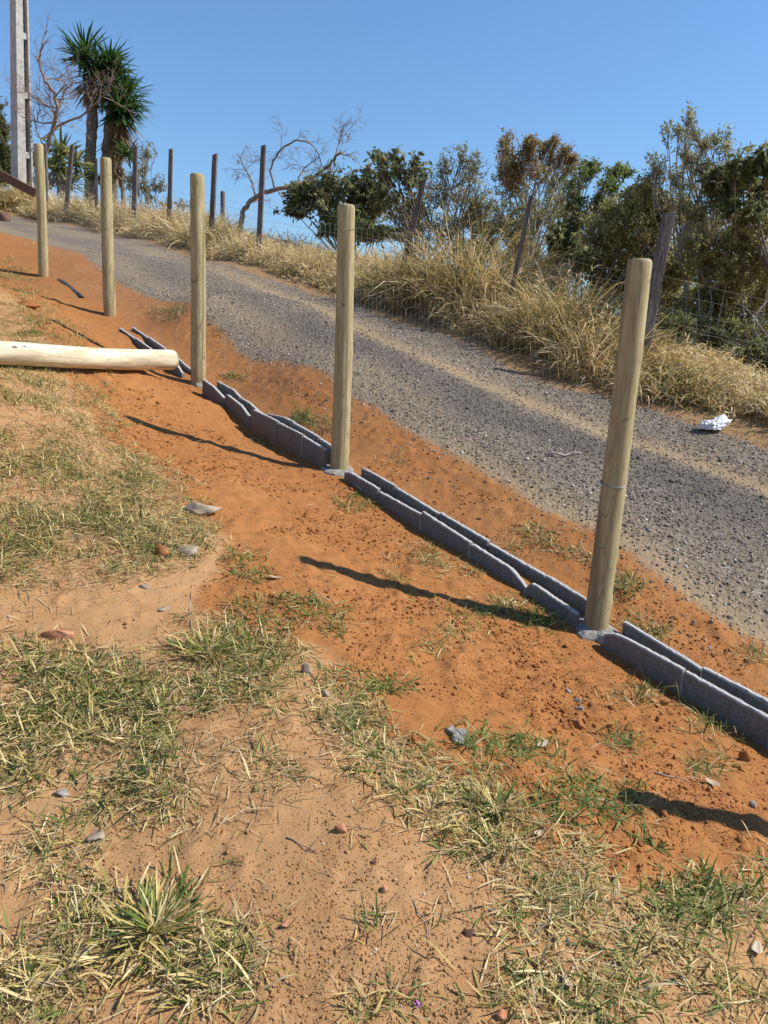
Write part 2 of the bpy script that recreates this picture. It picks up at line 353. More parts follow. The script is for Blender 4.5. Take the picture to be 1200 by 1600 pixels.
M['turf'] = leaf_material('green_and_straw_blades', [(0, (.055, .095, .018)), (.22, (.12, .17, .028)), (.4, (.23, .24, .055)), (.52, (.42, .33, .095)), (.75, (.54, .41, .165)), (1, (.68, .56, .31))], .25)
M['dry_grass'] = leaf_material('tall_dry_grass', [(0, (.09, .11, .03)), (.10, (.18, .17, .05)), (.22, (.38, .28, .10)), (.5, (.58, .43, .19)), (.8, (.70, .55, .285)), (1, (.82, .70, .45))], .3)
M['dry_leaf'] = leaf_material('bleached_leaf', [(0, (.40, .29, .17)), (1, (.58, .48, .36))], .15)
LEAF = {
    'dark': [(0, (0.075, 0.085, 0.032)), (.5, (0.141, 0.160, 0.061)), (.85, (0.248, 0.254, 0.100)), (1, (0.429, 0.328, 0.157))],
    'olive': [(0, (0.140, 0.138, 0.048)), (.5, (0.272, 0.262, 0.091)), (.85, (0.418, 0.380, 0.145)), (1, (0.500, 0.419, 0.206))],
    'brown': [(0, (0.152, 0.138, 0.055)), (.5, (0.292, 0.262, 0.097)), (.85, (0.405, 0.373, 0.140)), (1, (0.329, 0.367, 0.109))],
    'grey': [(0, (0.123, 0.126, 0.056)), (.5, (0.239, 0.238, 0.106)), (.85, (0.362, 0.343, 0.163)), (1, (0.493, 0.406, 0.213))],
    'rust': [(0, (.15, .115, .045)), (.4, (.28, .19, .07)), (.7, (.36, .25, .095)), (1, (.22, .235, .085))],
    'green': [(0, (0.074, 0.112, 0.034)), (.5, (0.149, 0.200, 0.060)), (.85, (0.257, 0.294, 0.102)), (1, (0.378, 0.350, 0.144))],
    'yucca': [(0, (.02, .055, .012)), (.6, (.045, .10, .022)), (1, (.11, .17, .05))],
    'skirt': [(0, (.16, .10, .055)), (.6, (.27, .19, .11)), (1, (.38, .28, .17))],
    'agave': [(0, (.07, .10, .03)), (.5, (.16, .18, .06)), (1, (.42, .38, .16))],
}
for k_, v_ in LEAF.items(): M['leaf_' + k_] = leaf_material(k_ + '_leaves', v_, .5)

# ------------------------------------------------------------------ object helpers
def tag(o, label=None, cat=None, group=None, kind=None):
    if label: o['label'] = label
    if cat: o['category'] = cat
    if group: o['group'] = group
    if kind: o['kind'] = kind
    return o
def empty(name, loc=(0, 0, 0), rz=0.0):
    o = bpy.data.objects.new(name, None); col.objects.link(o); o.location = tuple(float(v) for v in loc); o.rotation_euler = (0, 0, rz)
    o.empty_display_size = .1; return o
def np_mesh(name, V, F, mat, parent=None, attrs=None, smooth=False, origin=None):
    """V (n,3), F (m,k) with k = 3 or 4 -> one linked mesh object."""
    V = np.asarray(V, np.float32); F = np.asarray(F, np.int32)
    if origin is not None: V = V - np.asarray(origin, np.float32)[None, :]
    me = bpy.data.meshes.new(name); k = F.shape[1]
    me.vertices.add(len(V)); me.vertices.foreach_set('co', V.ravel())
    me.loops.add(F.size); me.loops.foreach_set('vertex_index', F.ravel())
    me.polygons.add(len(F)); me.polygons.foreach_set('loop_start', np.arange(0, F.size, k, dtype=np.int32))
    if smooth: me.polygons.foreach_set('use_smooth', np.ones(len(F), bool))
    me.update(calc_edges=True)
    for an, av in (attrs or {}).items():
        a = me.attributes.new(an, 'FLOAT', 'POINT'); a.data.foreach_set('value', np.asarray(av, np.float32))
    me.materials.append(mat)
    o = bpy.data.objects.new(name, me); col.objects.link(o)
    if parent is not None: o.parent = parent
    elif origin is not None: o.location = tuple(float(v) for v in origin)
    return o

class MB:
    """collects tubes and loose faces, builds ONE mesh object"""
    def __init__(s): s.v = []; s.f = []
    def add(s, vs, fs):
        b = len(s.v); s.v += [tuple(map(float, p)) for p in vs]; s.f += [tuple(i + b for i in f) for f in fs]
    def tube(s, pts, rad, n=6, cap=True):
        pts = [np.asarray(p, float) for p in pts]; rad = [rad] * len(pts) if np.isscalar(rad) else list(rad)
        vs = []; fs = []; ref = np.array([0.31, 0.95, 0.05])
        for i, p in enumerate(pts):
            t = pts[min(i + 1, len(pts) - 1)] - pts[max(i - 1, 0)]; t = t / (np.linalg.norm(t) + 1e-9)
            a = np.cross(t, ref); la = np.linalg.norm(a)
            a = a / la if la > 1e-3 else np.array([1., 0, 0]); b = np.cross(t, a)
            for k in range(n):
                an = 2 * math.pi * k / n; vs.append(p + (a * math.cos(an) + b * math.sin(an)) * rad[i])
        for i in range(len(pts) - 1):
            for k in range(n):
                k2 = (k + 1) % n; fs.append((i * n + k, i * n + k2, (i + 1) * n + k2, (i + 1) * n + k))
        if cap:
            fs.append(tuple(range(n))[::-1]); fs.append(tuple((len(pts) - 1) * n + k for k in range(n)))
        s.add(vs, fs)
    def box(s, c, dx, dy, dz):
        x, y, z = c
        vs = [(x + a * dx / 2, y + b * dy / 2, z + e * dz / 2) for e in (-1, 1) for b in (-1, 1) for a in (-1, 1)]
        s.add(vs, [(0, 2, 3, 1), (4, 5, 7, 6), (0, 1, 5, 4), (2, 6, 7, 3), (0, 4, 6, 2), (1, 3, 7, 5)])
    def build(s, name, mat, parent=None, smooth=False, origin=None):
        me = bpy.data.meshes.new(name)
        vs = s.v if origin is None else [tuple(p[i] - origin[i] for i in range(3)) for p in s.v]
        me.from_pydata(vs, [], s.f); me.update()
        if smooth: me.polygons.foreach_set('use_smooth', np.ones(len(me.polygons), bool))
        me.materials.append(mat)
        o = bpy.data.objects.new(name, me); col.objects.link(o)
        if parent is not None: o.parent = parent
        elif origin is not None: o.location = tuple(float(v) for v in origin)
        return o

def lump_mesh(rng, size, sub=2, rough=.25, flat=None, sharp=False):
    """irregular stone: icosphere pushed about by noise"""
    bm = bmesh.new(); bmesh.ops.create_icosphere(bm, subdivisions=sub, radius=1)
    off = Vector(rng.uniform(-50, 50, 3))
    planes = [(Vector((a, b, c)).normalized(), d) for a, b, c, d in zip(rng.normal(size=11), rng.normal(size=11), rng.normal(size=11) * .8, rng.uniform(.38, .72, 11))] if sharp else []
    for v in bm.verts:
        p = v.co.copy()
        for _ in range(2):
            for n_, d_ in planes:
                k = p.dot(n_)
                if k > d_: p -= n_ * (k - d_)
        f = (1.45 if sharp else 1) + rough * (mnoise.noise(p * 1.4 + off) + .6 * mnoise.noise(p * 3.4 + off) + .35 * mnoise.noise(p * 8 + off))
        v.co = Vector((p.x * f * size[0], p.y * f * size[1], p.z * f * size[2]))
    V = [tuple(v.co) for v in bm.verts]; F = [tuple(v.index for v in f.verts) for f in bm.faces]
    bm.free(); return V, F

# ------------------------------------------------------------------ ground sheet
def build_ground():
    nx, ny = len(GX), len(GY)
    V = np.stack([_mx, _my, GZ], -1).reshape(-1, 3)
    i, j = np.meshgrid(np.arange(nx - 1), np.arange(ny - 1), indexing='ij'); a = (i * ny + j).ravel()
    F = np.stack([a, a + ny, a + ny + 1, a + 1], -1)
    rd, og, bk, tr = masks(_cx, _cy)
    o = np_mesh('ground', V, F, M['ground'], attrs={'road': rd.ravel(), 'orange': og.ravel(), 'bank': bk.ravel(), 'track': tr.ravel(), 'dark': dark_band(_cx, _cy).ravel()}, smooth=True)
    o['kind'] = 'structure'; o['label'] = 'sloping orange soil yard with a gravel lane running uphill to the left'
build_ground()
# ------------------------------------------------------------------ round posts of the new fence
POSTS = [((930, 985), (1000, 405), .064), ((530, 738), (541, 320), .0695), ((310, 600), (308, 272), .0755),
         ((172, 490), (165, 247), .074), ((68, 432), (60, 225), .0735)]
def wood_post(name, B, T, r, seed, n=22, rings=44, below=.3, round_top=True):
    rng = np.random.default_rng(seed); B = np.asarray(B, float); T = np.asarray(T, float)
    H = np.linalg.norm(T - B); ax = (T - B) / H; V = []; F = []
    off = Vector(rng.uniform(-30, 30, 3)); kn = [(rng.uniform(.05, .95) * H, rng.uniform(0, 6.28), rng.uniform(.004, .011)) for _ in range(7)]
    bx, by = rng.uniform(-.012, .012, 2)
    ts = list(np.linspace(-below, H - .02, rings)) + ([H - .008, H - .001] if round_top else [H])
    for i, t in enumerate(ts):
        f = max(t, 0) / H; sag = math.sin(f * math.pi)
        rr = r * (1.05 - .10 * f)
        if round_top: rr *= 1.0 if i < rings else (.95 if i == rings else .84)
        for k in range(n):
            a = 2 * math.pi * k / n
            d = 1 + .035 * mnoise.noise(Vector((math.cos(a) * 1.3, math.sin(a) * 1.3, t * 1.6)) + off) + .012 * mnoise.noise(Vector((math.cos(a) * 5, math.sin(a) * 5, t * 6)) + off)
            e = 0
            for kt, ka, kr in kn:
                da = (a - ka + math.pi) % (2 * math.pi) - math.pi
                e += kr * math.exp(-((t - kt) / .03) ** 2 - (da / .35) ** 2)
            q = ax * t + np.array([math.cos(a) * (rr * d + e) + bx * sag, math.sin(a) * (rr * d + e) + by * sag, 0])
            V.append(q)
    nr = len(ts)
    for i in range(nr - 1):
        for k in range(n):
            k2 = (k + 1) % n; F.append((i * n + k, i * n + k2, (i + 1) * n + k2, (i + 1) * n + k))
    mb = MB(); mb.add(V, F)
    o = mb.build(name, M['post'], None, True, None); o.location = tuple(B)
    top = V[(nr - 1) * n:]; c = sum(top) / n
    cap = MB(); V2 = []; F2 = []
    for j, q in enumerate((1.0, .66, .33)):
        for p in top: V2.append(c + (p - c) * q + np.array([0, 0, .0035 * (1 - q) + rng.uniform(-.0008, .0008)]))
    V2.append(c + np.array([0, 0, .003]))
    for j in range(2):
        for k in range(n): k2 = (k + 1) % n; F2.append((j * n + k, j * n + k2, (j + 1) * n + k2, (j + 1) * n + k))
    for k in range(n): F2.append((2 * n + k, 2 * n + (k + 1) % n, 3 * n))
    cap.add(V2, F2); cap.build('sawn_top', M['endgrain'], o)
    return o
def footing(parent, B, rx, ry, seed, dz=.015):
    rng = np.random.default_rng(seed); V = []; F = []; n = 30
    off = Vector(rng.uniform(-9, 9, 3))
    for j, q in enumerate((0.0, .45, .75, .93, 1.06)):
        for k in range(n):
            a = 2 * math.pi * k / n; w = 1 + .35 * mnoise.noise(Vector((math.cos(a) * 1.7, math.sin(a) * 1.7, 0)) + off) + .12 * mnoise.noise(Vector((math.cos(a) * 6, math.sin(a) * 6, 2)) + off)
            ls, lu = math.cos(a) * rx * q * w, math.sin(a) * ry * q * w
            x, y = B[0] + FD[0] * ls + FN[0] * lu, B[1] + FD[1] * ls + FN[1] * lu
            z = float(ground(x, y)) * q * q * .9 + (B[2] + dz) * (1 - q * q * .9) + (.02, .02, .016, .004, -.05)[j] + rng.uniform(-.005, .005)
            V.append((x - B[0], y - B[1], z - B[2]))
    for j in range(4):
        for k in range(n): k2 = (k + 1) % n; F.append((j * n + k, j * n + k2, (j + 1) * n + k2, (j + 1) * n + k))
    mb = MB(); mb.add(V, F); return mb.build('mortar_footing', M['mortar'], parent)
POST_LABELS = ['tall round pale wooden post nearest in view, on a mortar pad between grey blocks',
               'round wooden post in the middle of the picture with a wire tie near its top',
               'round wooden post beside the end of the fallen pale log',
               'round greenish wooden post behind the fallen log, second from the top of the slope',
               'round wooden post highest up the slope with a brown board against it']
post_b = []
for i, (bp, tp, r) in enumerate(POSTS):
    B = on_plane(*bp, 0.0); T = on_plane(*tp, 0.0); g = float(ground(B[0], B[1])); B[2] = min(B[2], g + .01)
    o = wood_post('fence_post', B, T, r, 100 + i)
    tag(o, POST_LABELS[i], 'fence post', 'new round posts of the wire fence'); post_b.append(B)
    if i in (0, 1, 2): footing(o, B, (.19, .20, .12)[i], (.12, .14, .09)[i], 7 + i)
    if i in (0, 1, 3):
        H = np.linalg.norm(T - B); ax = (T - B) / H; t = {0: .42, 1: .915, 3: .9}[i] * H
        for dt in ((0,) if i else (0, .004)):
            c = ax * (t + dt); mb = MB()
            mb.tube([c + np.array([math.cos(a) * r * 1.035, math.sin(a) * r * 1.035, .012 * math.sin(a * 1.0)]) for a in np.linspace(0, 6.283, 25)], .0018, 4)
            mb.build('wire_tie', M['wire'], o)
bx, by = xy(3.07, 0)
B0 = np.array([bx, by, float(ground(bx, by))])
o = wood_post('fence_post', B0, B0 + np.array([.05, .02, 2.02]), .078, 140)
tag(o, 'round wooden post past the right edge whose shadow falls on the soil', 'fence post', 'new round posts of the wire fence')
footing(o, B0, .25, .19, 17)

# wire mesh strung along the posts
def mesh_fence():
    mb = MB(); top = 1.62
    ss = np.arange(2.6, 16.36, .05)
    for k, s in enumerate(ss):
        x, y = xy(s, .045); z = float(zb(s)) + EYE
        mb.tube([(x, y, z + .02), (x, y, z + top)], .00055, 3, False)
    sh = np.arange(2.6, 16.5, .45)
    for h in np.arange(.03, top + .01, .10):
        mb.tube([(*[float(v) for v in xy(s, .045)], float(zb(s)) + EYE + h + .008 * math.sin(s * 2.3)) for s in sh], .0006, 3, False)
    o = mb.build('wire_mesh', M['wire'])
    tag(o, 'fine welded wire mesh strung along the round posts above the block wall', 'wire mesh')
mesh_fence()

# ------------------------------------------------------------------ channel blocks of the low wall
def slope_at(s): return (float(zb(s + .3)) - float(zb(s - .3))) / .6
def block(s0, s1, fp, bp, label, seed, mortar=False, w=.19, t=.030):
    """s0 < s1 (s1 uphill); fp, bp = height profile above the fence line as (fraction, height) for the two side walls"""
    rng = np.random.default_rng(seed); g = .006; n = 22
    a, b = s0 + g, s1 - g; mid = (a + b) / 2
    ox, oy = xy(mid, 0); oz = float(zb(mid)) + EYE
    root = None
    def wall(u0, u1, prof, name, parent):
        V = []; F = []
        off = rng.uniform(0, 99)
        for i in range(n + 1):
            f = i / n; s = a + (b - a) * f; x0, y0 = xy(s, u0); x1, y1 = xy(s, u1)
            top = np.interp(f, [p[0] for p in prof], [p[1] for p in prof]) + float(zb(s)) + EYE
            j = .0035 * mnoise.noise(Vector((s * 22, off, 0))) + rng.uniform(-.002, .002)
            j2 = .0035 * mnoise.noise(Vector((s * 22, off + 5, 0))) + rng.uniform(-.002, .002)
            bot = float(zb(s)) + EYE - .16; ch = .004
            nx, ny = FN[0], FN[1]
            def P(x, y, z, du=0): return (x + nx * du - ox, y + ny * du - oy, z - oz)
            V += [P(x0, y0, bot), P(x0, y0, top + j - .014), P(x0, y0, top + j - ch), P(x0, y0, top + j + .001, ch), P(x1, y1, top + j2 + .001, -ch), P(x1, y1, top + j2 - ch), P(x1, y1, top + j2 - .014), P(x1, y1, bot)]
        for i in range(n):
            for k in range(7):
                F.append((i * 8 + k, (i + 1) * 8 + k, (i + 1) * 8 + k + 1, i * 8 + k + 1))
        F.append(tuple(range(8))); F.append(tuple(n * 8 + k for k in range(8))[::-1])
        return V, F
    mb = MB(); mb.add(*wall(-w / 2, -w / 2 + t, fp, 'f', None)); mb.add(*wall(w / 2 - t, w / 2, bp, 'b', None))
    V = []; F = []                                                # floor of the channel
    for i in range(5):
        s = a + (b - a) * i / 4; z = float(zb(s)) + EYE - .065
        for u, dz in ((-w / 2 + t + .001, 0), (w / 2 - t - .001, 0), (w / 2 - t - .001, -.03), (-w / 2 + t + .001, -.03)):
            x, y = xy(s, u); V.append((x - ox, y - oy, z + dz - oz))
    for i in range(4):
        for k in range(4): F.append((i * 4 + k, i * 4 + (k + 1) % 4, (i + 1) * 4 + (k + 1) % 4, (i + 1) * 4 + k))
    mb.add(V, F)
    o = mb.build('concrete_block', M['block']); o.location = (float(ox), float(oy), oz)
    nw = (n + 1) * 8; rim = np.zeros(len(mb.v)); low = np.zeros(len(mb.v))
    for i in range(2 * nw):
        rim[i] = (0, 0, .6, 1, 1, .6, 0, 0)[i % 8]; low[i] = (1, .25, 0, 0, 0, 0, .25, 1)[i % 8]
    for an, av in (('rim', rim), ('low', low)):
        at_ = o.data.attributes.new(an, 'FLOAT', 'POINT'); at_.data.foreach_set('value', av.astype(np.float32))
    bm = bmesh.new(); bm.from_mesh(o.data); bmesh.ops.recalc_face_normals(bm, faces=bm.faces); bm.to_mesh(o.data); bm.free()
    tag(o, label, 'concrete block', 'grey channel blocks of the low wall')
    if mortar:
        mm = MB(); V = []; F = []; hh = fp[0][1]; m_ = 9
        for i in range(m_ + 1):
            z = float(zb(a)) + EYE + hh - .01 - (hh + .01) * i / m_
            wv = .006 + .005 * abs(mnoise.noise(Vector((i * .9, seed, 0))))
            for ds in (-wv, wv):
                for du in (-.006, .004):
                    x, y = xy(a - .006 + ds, -w / 2 + du); V.append((x - ox, y - oy, z - oz))
        for i in range(m_):
            q = i * 4; F += [(q, q + 2, q + 6, q + 4), (q + 1, q, q + 4, q + 5), (q + 2, q + 3, q + 7, q + 6)]
        mm.add(V, F); mm.build('mortar_joint', M['mortar'], o)
    return o
WORD = ['first', 'second', 'third', 'fourth', 'fifth', 'sixth']
def bay(joints, fpts, bpts, text, seed, mort=()):
    fs, fz = [p[0] for p in fpts], [p[1] for p in fpts]; bs_, bz = [p[0] for p in bpts], [p[1] for p in bpts]
    for i in range(len(joints) - 1):
        s0, s1 = joints[i], joints[i + 1]; st = ((i * 7 + seed) % 5 - 2) * .004; fr = np.linspace(0, 1, 15)
        def prof(ps, pz):
            q = s0 + .012 + (s1 - s0 - .024) * fr; return list(zip(fr, np.interp(q, ps, pz) + st))
        block(s0, s1, prof(fs, fz), prof(bs_, bz), text[i], seed + i, i in mort)
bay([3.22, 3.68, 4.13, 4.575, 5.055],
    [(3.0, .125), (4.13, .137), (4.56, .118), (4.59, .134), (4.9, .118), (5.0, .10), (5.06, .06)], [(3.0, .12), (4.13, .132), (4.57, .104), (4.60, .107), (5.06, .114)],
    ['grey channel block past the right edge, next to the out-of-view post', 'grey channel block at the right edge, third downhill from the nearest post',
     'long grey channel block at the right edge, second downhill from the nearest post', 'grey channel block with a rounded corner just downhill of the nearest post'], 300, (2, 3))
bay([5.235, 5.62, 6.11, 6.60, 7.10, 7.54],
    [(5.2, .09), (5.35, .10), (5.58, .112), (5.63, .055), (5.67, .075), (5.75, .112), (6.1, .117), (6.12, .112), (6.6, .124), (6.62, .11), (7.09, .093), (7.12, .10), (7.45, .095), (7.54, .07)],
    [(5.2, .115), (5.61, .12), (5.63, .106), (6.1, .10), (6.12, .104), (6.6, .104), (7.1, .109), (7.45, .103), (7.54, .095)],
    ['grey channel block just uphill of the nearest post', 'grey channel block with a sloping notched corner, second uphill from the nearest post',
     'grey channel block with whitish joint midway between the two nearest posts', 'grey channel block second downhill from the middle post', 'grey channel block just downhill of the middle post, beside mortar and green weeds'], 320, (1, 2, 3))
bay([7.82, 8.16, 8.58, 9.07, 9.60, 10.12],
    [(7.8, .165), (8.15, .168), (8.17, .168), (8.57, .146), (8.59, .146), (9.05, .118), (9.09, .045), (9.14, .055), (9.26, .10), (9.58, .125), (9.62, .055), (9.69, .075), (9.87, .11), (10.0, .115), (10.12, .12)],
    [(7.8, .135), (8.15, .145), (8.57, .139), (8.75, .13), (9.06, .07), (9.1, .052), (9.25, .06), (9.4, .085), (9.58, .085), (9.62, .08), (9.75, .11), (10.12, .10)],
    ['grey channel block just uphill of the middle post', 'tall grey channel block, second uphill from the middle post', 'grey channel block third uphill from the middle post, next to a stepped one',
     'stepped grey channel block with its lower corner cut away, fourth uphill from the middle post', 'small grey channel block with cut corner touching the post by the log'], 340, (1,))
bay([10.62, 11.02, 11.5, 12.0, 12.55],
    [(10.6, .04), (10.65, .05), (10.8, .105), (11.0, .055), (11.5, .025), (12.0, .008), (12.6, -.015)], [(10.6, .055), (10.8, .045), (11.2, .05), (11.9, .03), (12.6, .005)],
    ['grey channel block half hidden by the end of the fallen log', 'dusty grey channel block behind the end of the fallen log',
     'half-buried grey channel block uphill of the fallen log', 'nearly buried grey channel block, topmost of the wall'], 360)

# ------------------------------------------------------------------ fallen log, board, pole
def fallen_log():
    rng = np.random.default_rng(5); r = .088
    A = px_ray(0, 553) * 5.75; E_ = px_ray(268, 562) * 7.35; A[2] += EYE; E_[2] += EYE
    dv = (E_ - A) / np.linalg.norm(E_ - A); A = A - dv * .55
    Ln = np.linalg.norm(E_ - A); side = np.cross(dv, [0, 0, 1]); side /= np.linalg.norm(side); up = np.cross(side, dv)
    n = 26; rings = 60; V = []; F = []; off = Vector((3, 9, 1))
    ts = list(np.linspace(0, Ln - .012, rings)) + [Ln - .003, Ln]
    for i, t in enumerate(ts):
        rr = r * (1.08 - .12 * t / Ln) * (1 if i < rings else (.995, .965)[i - rings])
        for k in range(n):
            a = 2 * math.pi * k / n
            d = 1 + .05 * mnoise.noise(Vector((math.cos(a), math.sin(a), t * 1.5)) + off) + .015 * mnoise.noise(Vector((math.cos(a) * 5, math.sin(a) * 5, t * 7)) + off)
            V.append((np.array(E_) - dv * (Ln - t)) + (side * math.cos(a) + up * math.sin(a)) * rr * d + up * .012 * math.sin(t * 2.2))
    for i in range(len(ts) - 1):
        for k in range(n): k2 = (k + 1) % n; F.append((i * n + k, i * n + k2, (i + 1) * n + k2, (i + 1) * n + k))
    F.append(tuple(range(n)))
    Cc = (A + E_) / 2; root = empty('fallen_log', Cc)
    root.rotation_mode = 'QUATERNION'
    Mr = Matrix((side, up, dv)).transposed(); root.rotation_quaternion = Mr.to_quaternion()
    def loc(p): q = np.asarray(p) - Cc; return (q @ side, q @ up, q @ dv)
    mb = MB(); mb.add([loc(p) for p in V], F); mb.build('peeled_shaft', M['log'], root, True)
    top = V[(len(ts) - 1) * n:]; c = sum(top) / n; V2 = list(top) + [c + dv * .002]
    mb = MB(); mb.add([loc(p) for p in V2], [(k, (k + 1) % n, n) for k in range(n)]); mb.build('sawn_end', M['endgrain'], root)
    for t0, a0, sz in ((.74, 3.7, .012), (.70, 3.85, .008)):
        # strips of bark left on the log
        V3 = []; F3 = []; m_ = 8
        for i in range(m_ + 1):
            for k in range(4):
                t = t0 * Ln + (i / m_ - .5) * sz * 4.5; a = a0 + (k / 3 - .5) * sz * 16 * math.sin(math.pi * (i + .4) / (m_ + .8))
                rr = r * (1.08 - .12 * t / Ln) * (1 + .05 * mnoise.noise(Vector((math.cos(a), math.sin(a), t * 1.5)) + off) + .015 * mnoise.noise(Vector((math.cos(a) * 5, math.sin(a) * 5, t * 7)) + off)) + .0025
                V3.append((np.array(E_) - dv * (Ln - t)) + (side * math.cos(a) + up * math.sin(a)) * rr + up * .012 * math.sin(t * 2.2))
        for i in range(m_):
            for k in range(3): F3.append((i * 4 + k, i * 4 + k + 1, i * 4 + 5 + k, i * 4 + 4 + k))
        mb = MB(); mb.add([loc(p) for p in V3], F3); mb.build('bark_patch', M['brown_board'], root)
    tag(root, 'pale peeled log lying across the orange soil at the left', 'log')
fallen_log()

def at_y(px, py, y): q = px_ray(px, py) * (y / px_ray(px, py)[1]); return np.array([q[0], q[1], q[2] + EYE])
def plank(name, A, B_, w, h, mat, seed):
    A, B_ = np.asarray(A), np.asarray(B_); dv = B_ - A; Ln = np.linalg.norm(dv); dv /= Ln
    side = np.cross(dv, [0, 0, 1]); side /= np.linalg.norm(side); up = np.cross(side, dv); V = []; F = []; rng = np.random.default_rng(seed); n = 14
    for i in range(n + 1):
        for a, b in ((-1, -1), (1, -1), (1, 1), (-1, 1)):
            V.append(dv * Ln * i / n + side * a * w / 2 + up * b * h / 2 + rng.uniform(-.003, .003, 3))
    for i in range(n):
        for k in range(4): F.append((i * 4 + k, i * 4 + (k + 1) % 4, i * 4 + 4 + (k + 1) % 4, i * 4 + 4 + k))
    F += [(3, 2, 1, 0), tuple(n * 4 + k for k in range(4))]
    mb = MB(); mb.add(V, F); o = mb.build(name, mat); o.location = tuple(A); return o
tag(plank('wooden_board', at_y(-60, 240, 13.4), at_y(55, 302, 12.95), .05, .13, M['brown_board'], 3), 'dark brown board slanting down to the highest round post', 'board')

def utility_pole():
    Y = 29.0; base = at_y(34, 292, Y); g = float(ground(base[0], base[1])); H = 11.0
    root = empty('utility_pole', (base[0], base[1], g)); z0 = g
    top = at_y(28.5, 0, Y); sx = (top[0] - base[0]) / (top[2] - base[2])
    def wd(z): return .56 - .02 * z
    def dp(z): return .62 - .02 * z
    def prism(mb, x0, x1, y0, y1, za, zb_):
        V = []
        for z in (za, zb_):
            k = wd(z) / 2; e = dp(z) / 2; cx = sx * z
            for a, b in ((x0, y0), (x1, y0), (x1, y1), (x0, y1)): V.append((cx + a * k, b * e, z))
        mb.add(V, [(0, 3, 2, 1), (4, 5, 6, 7), (0, 1, 5, 4), (1, 2, 6, 5), (2, 3, 7, 6), (3, 0, 4, 7)])
    for x0, x1 in ((-1, .08), (.76, 1)):
        mb = MB()
        for k in range(11): prism(mb, x0, x1, -1, 1, -1 + k * (H + 1) / 11, -1 + (k + 1) * (H + 1) / 11)
        mb.build('flange', M['concrete_pole'], root)
    mb = MB(); prism(mb, .083, .757, .38, .7, -1, H); mb.build('web', M['concrete_pole'], root)
    for z in (0, 1.9, 3.85, 5.75, 7.6, 9.4, 10.8):
        mb = MB(); prism(mb, .083, .757, -.85, .376, z - .10, z + .10); mb.build('rung', M['concrete_pole'], root)
    root.rotation_euler = (0, 0, R(48))
    tag(root, 'tall pale concrete utility pole with hollow panels at the upper left', 'utility pole')
utility_pole()

# ------------------------------------------------------------------ old timber fence across the road
OLD = [((1003, 560), (1045, 333), 4.45, .185, 'wide dark weathered plank post leaning right beside the nearest round post'),
       ((797, 470), (830, 305), 4.4, .085, 'slim dark old post leaning right out of the tallest dry grass'),
       ((628, 425), (662, 281), 4.4, .13, 'dark old post leaning right just right of the middle round post'),
       ((405, 375), (412, 228), 4.4, .15, 'tall grey old post standing in front of the bare arching tree'),
       ((331, 355), (336, 242), 4.4, .165, 'upright square old post just right of the post by the log'),
       ((265, 330), (267, 234), 4.4, .15, 'upright brown old post alone against the open sky'),
       ((210, 322), (212, 229), 4.4, .175, 'thick old post in front of the small pale green shrub'),
       ((151, 333), (150, 248), 4.1, .12, 'thin old post just left of the greenish round post'),
       ((104, 322), (113, 228), 3.8, .17, 'leaning pale grey old post in front of the yellowish spiky plant'),
       ((72, 318), (70, 225), 3.6, .15, 'grey old post half hidden behind the highest round post')]
def old_post(bp, tp, ub, w, label, seed):
    u = ub
    for _ in range(6):
        B = on_plane(*bp, u); s, _u = su(B[0], B[1]); u = ub - float(bend(s)) * .6
    T = on_plane(*tp, u); rng = np.random.default_rng(seed); dv = T - B; H = np.linalg.norm(dv); ax = dv / H; w = w * .66; d2 = w * rng.uniform(.6, .85)
    V = []; F = []; n = 12; k8 = 8; ro = rng.uniform(-.25, .25)
    low = -max(.3, (B[2] - float(ground(B[0], B[1]))) + .3)
    for i in range(n + 1):
        t = low + (H - low) * i / n; f = max(t, 0) / H
        for k, (a, b) in enumerate(((-1, -.8), (-.8, -1), (.8, -1), (1, -.8), (1, .8), (.8, 1), (-.8, 1), (-1, .8))):
            jit = 1 + .10 * mnoise.noise(Vector((a * 2, b * 2, t * 2.5 + seed)))
            px_, py_ = a * w / 2 * jit * (1.06 - .12 * f), b * d2 / 2 * jit
            x = px_ * math.cos(ro) - py_ * math.sin(ro); y = px_ * math.sin(ro) + py_ * math.cos(ro)
            V.append(ax * t + np.array([x, y, (rng.uniform(-.012, .012) + a * .012 if i == n else 0)]))
    for i in range(n):
        for k in range(k8): k2 = (k + 1) % k8; F.append((i * k8 + k, i * k8 + k2, (i + 1) * k8 + k2, (i + 1) * k8 + k))
    F.append(tuple(n * k8 + k for k in range(k8)))
    mb = MB(); mb.add(V, F); o = mb.build('timber_post', M['old_wood']); o.location = tuple(B)
    tag(o, label, 'fence post', 'old timber posts across the lane'); return B, T
ob = []
for i, (bp, tp, ub, w, lb) in enumerate(OLD): ob.append(old_post(bp, tp, ub, w, lb, 500 + i))
B, T = at_y(348, 338, 23.5), at_y(348, 299, 23.5)
o = wood_post('timber_post', (B[0], B[1], float(ground(B[0], B[1]))), T, .07, 533, 12, 14); o.data.materials[0] = M['old_wood']; o.children[0].data.materials[0] = M['old_wood']
tag(o, 'short distant old post seen low beside the upright square one', 'fence post', 'old timber posts across the lane')
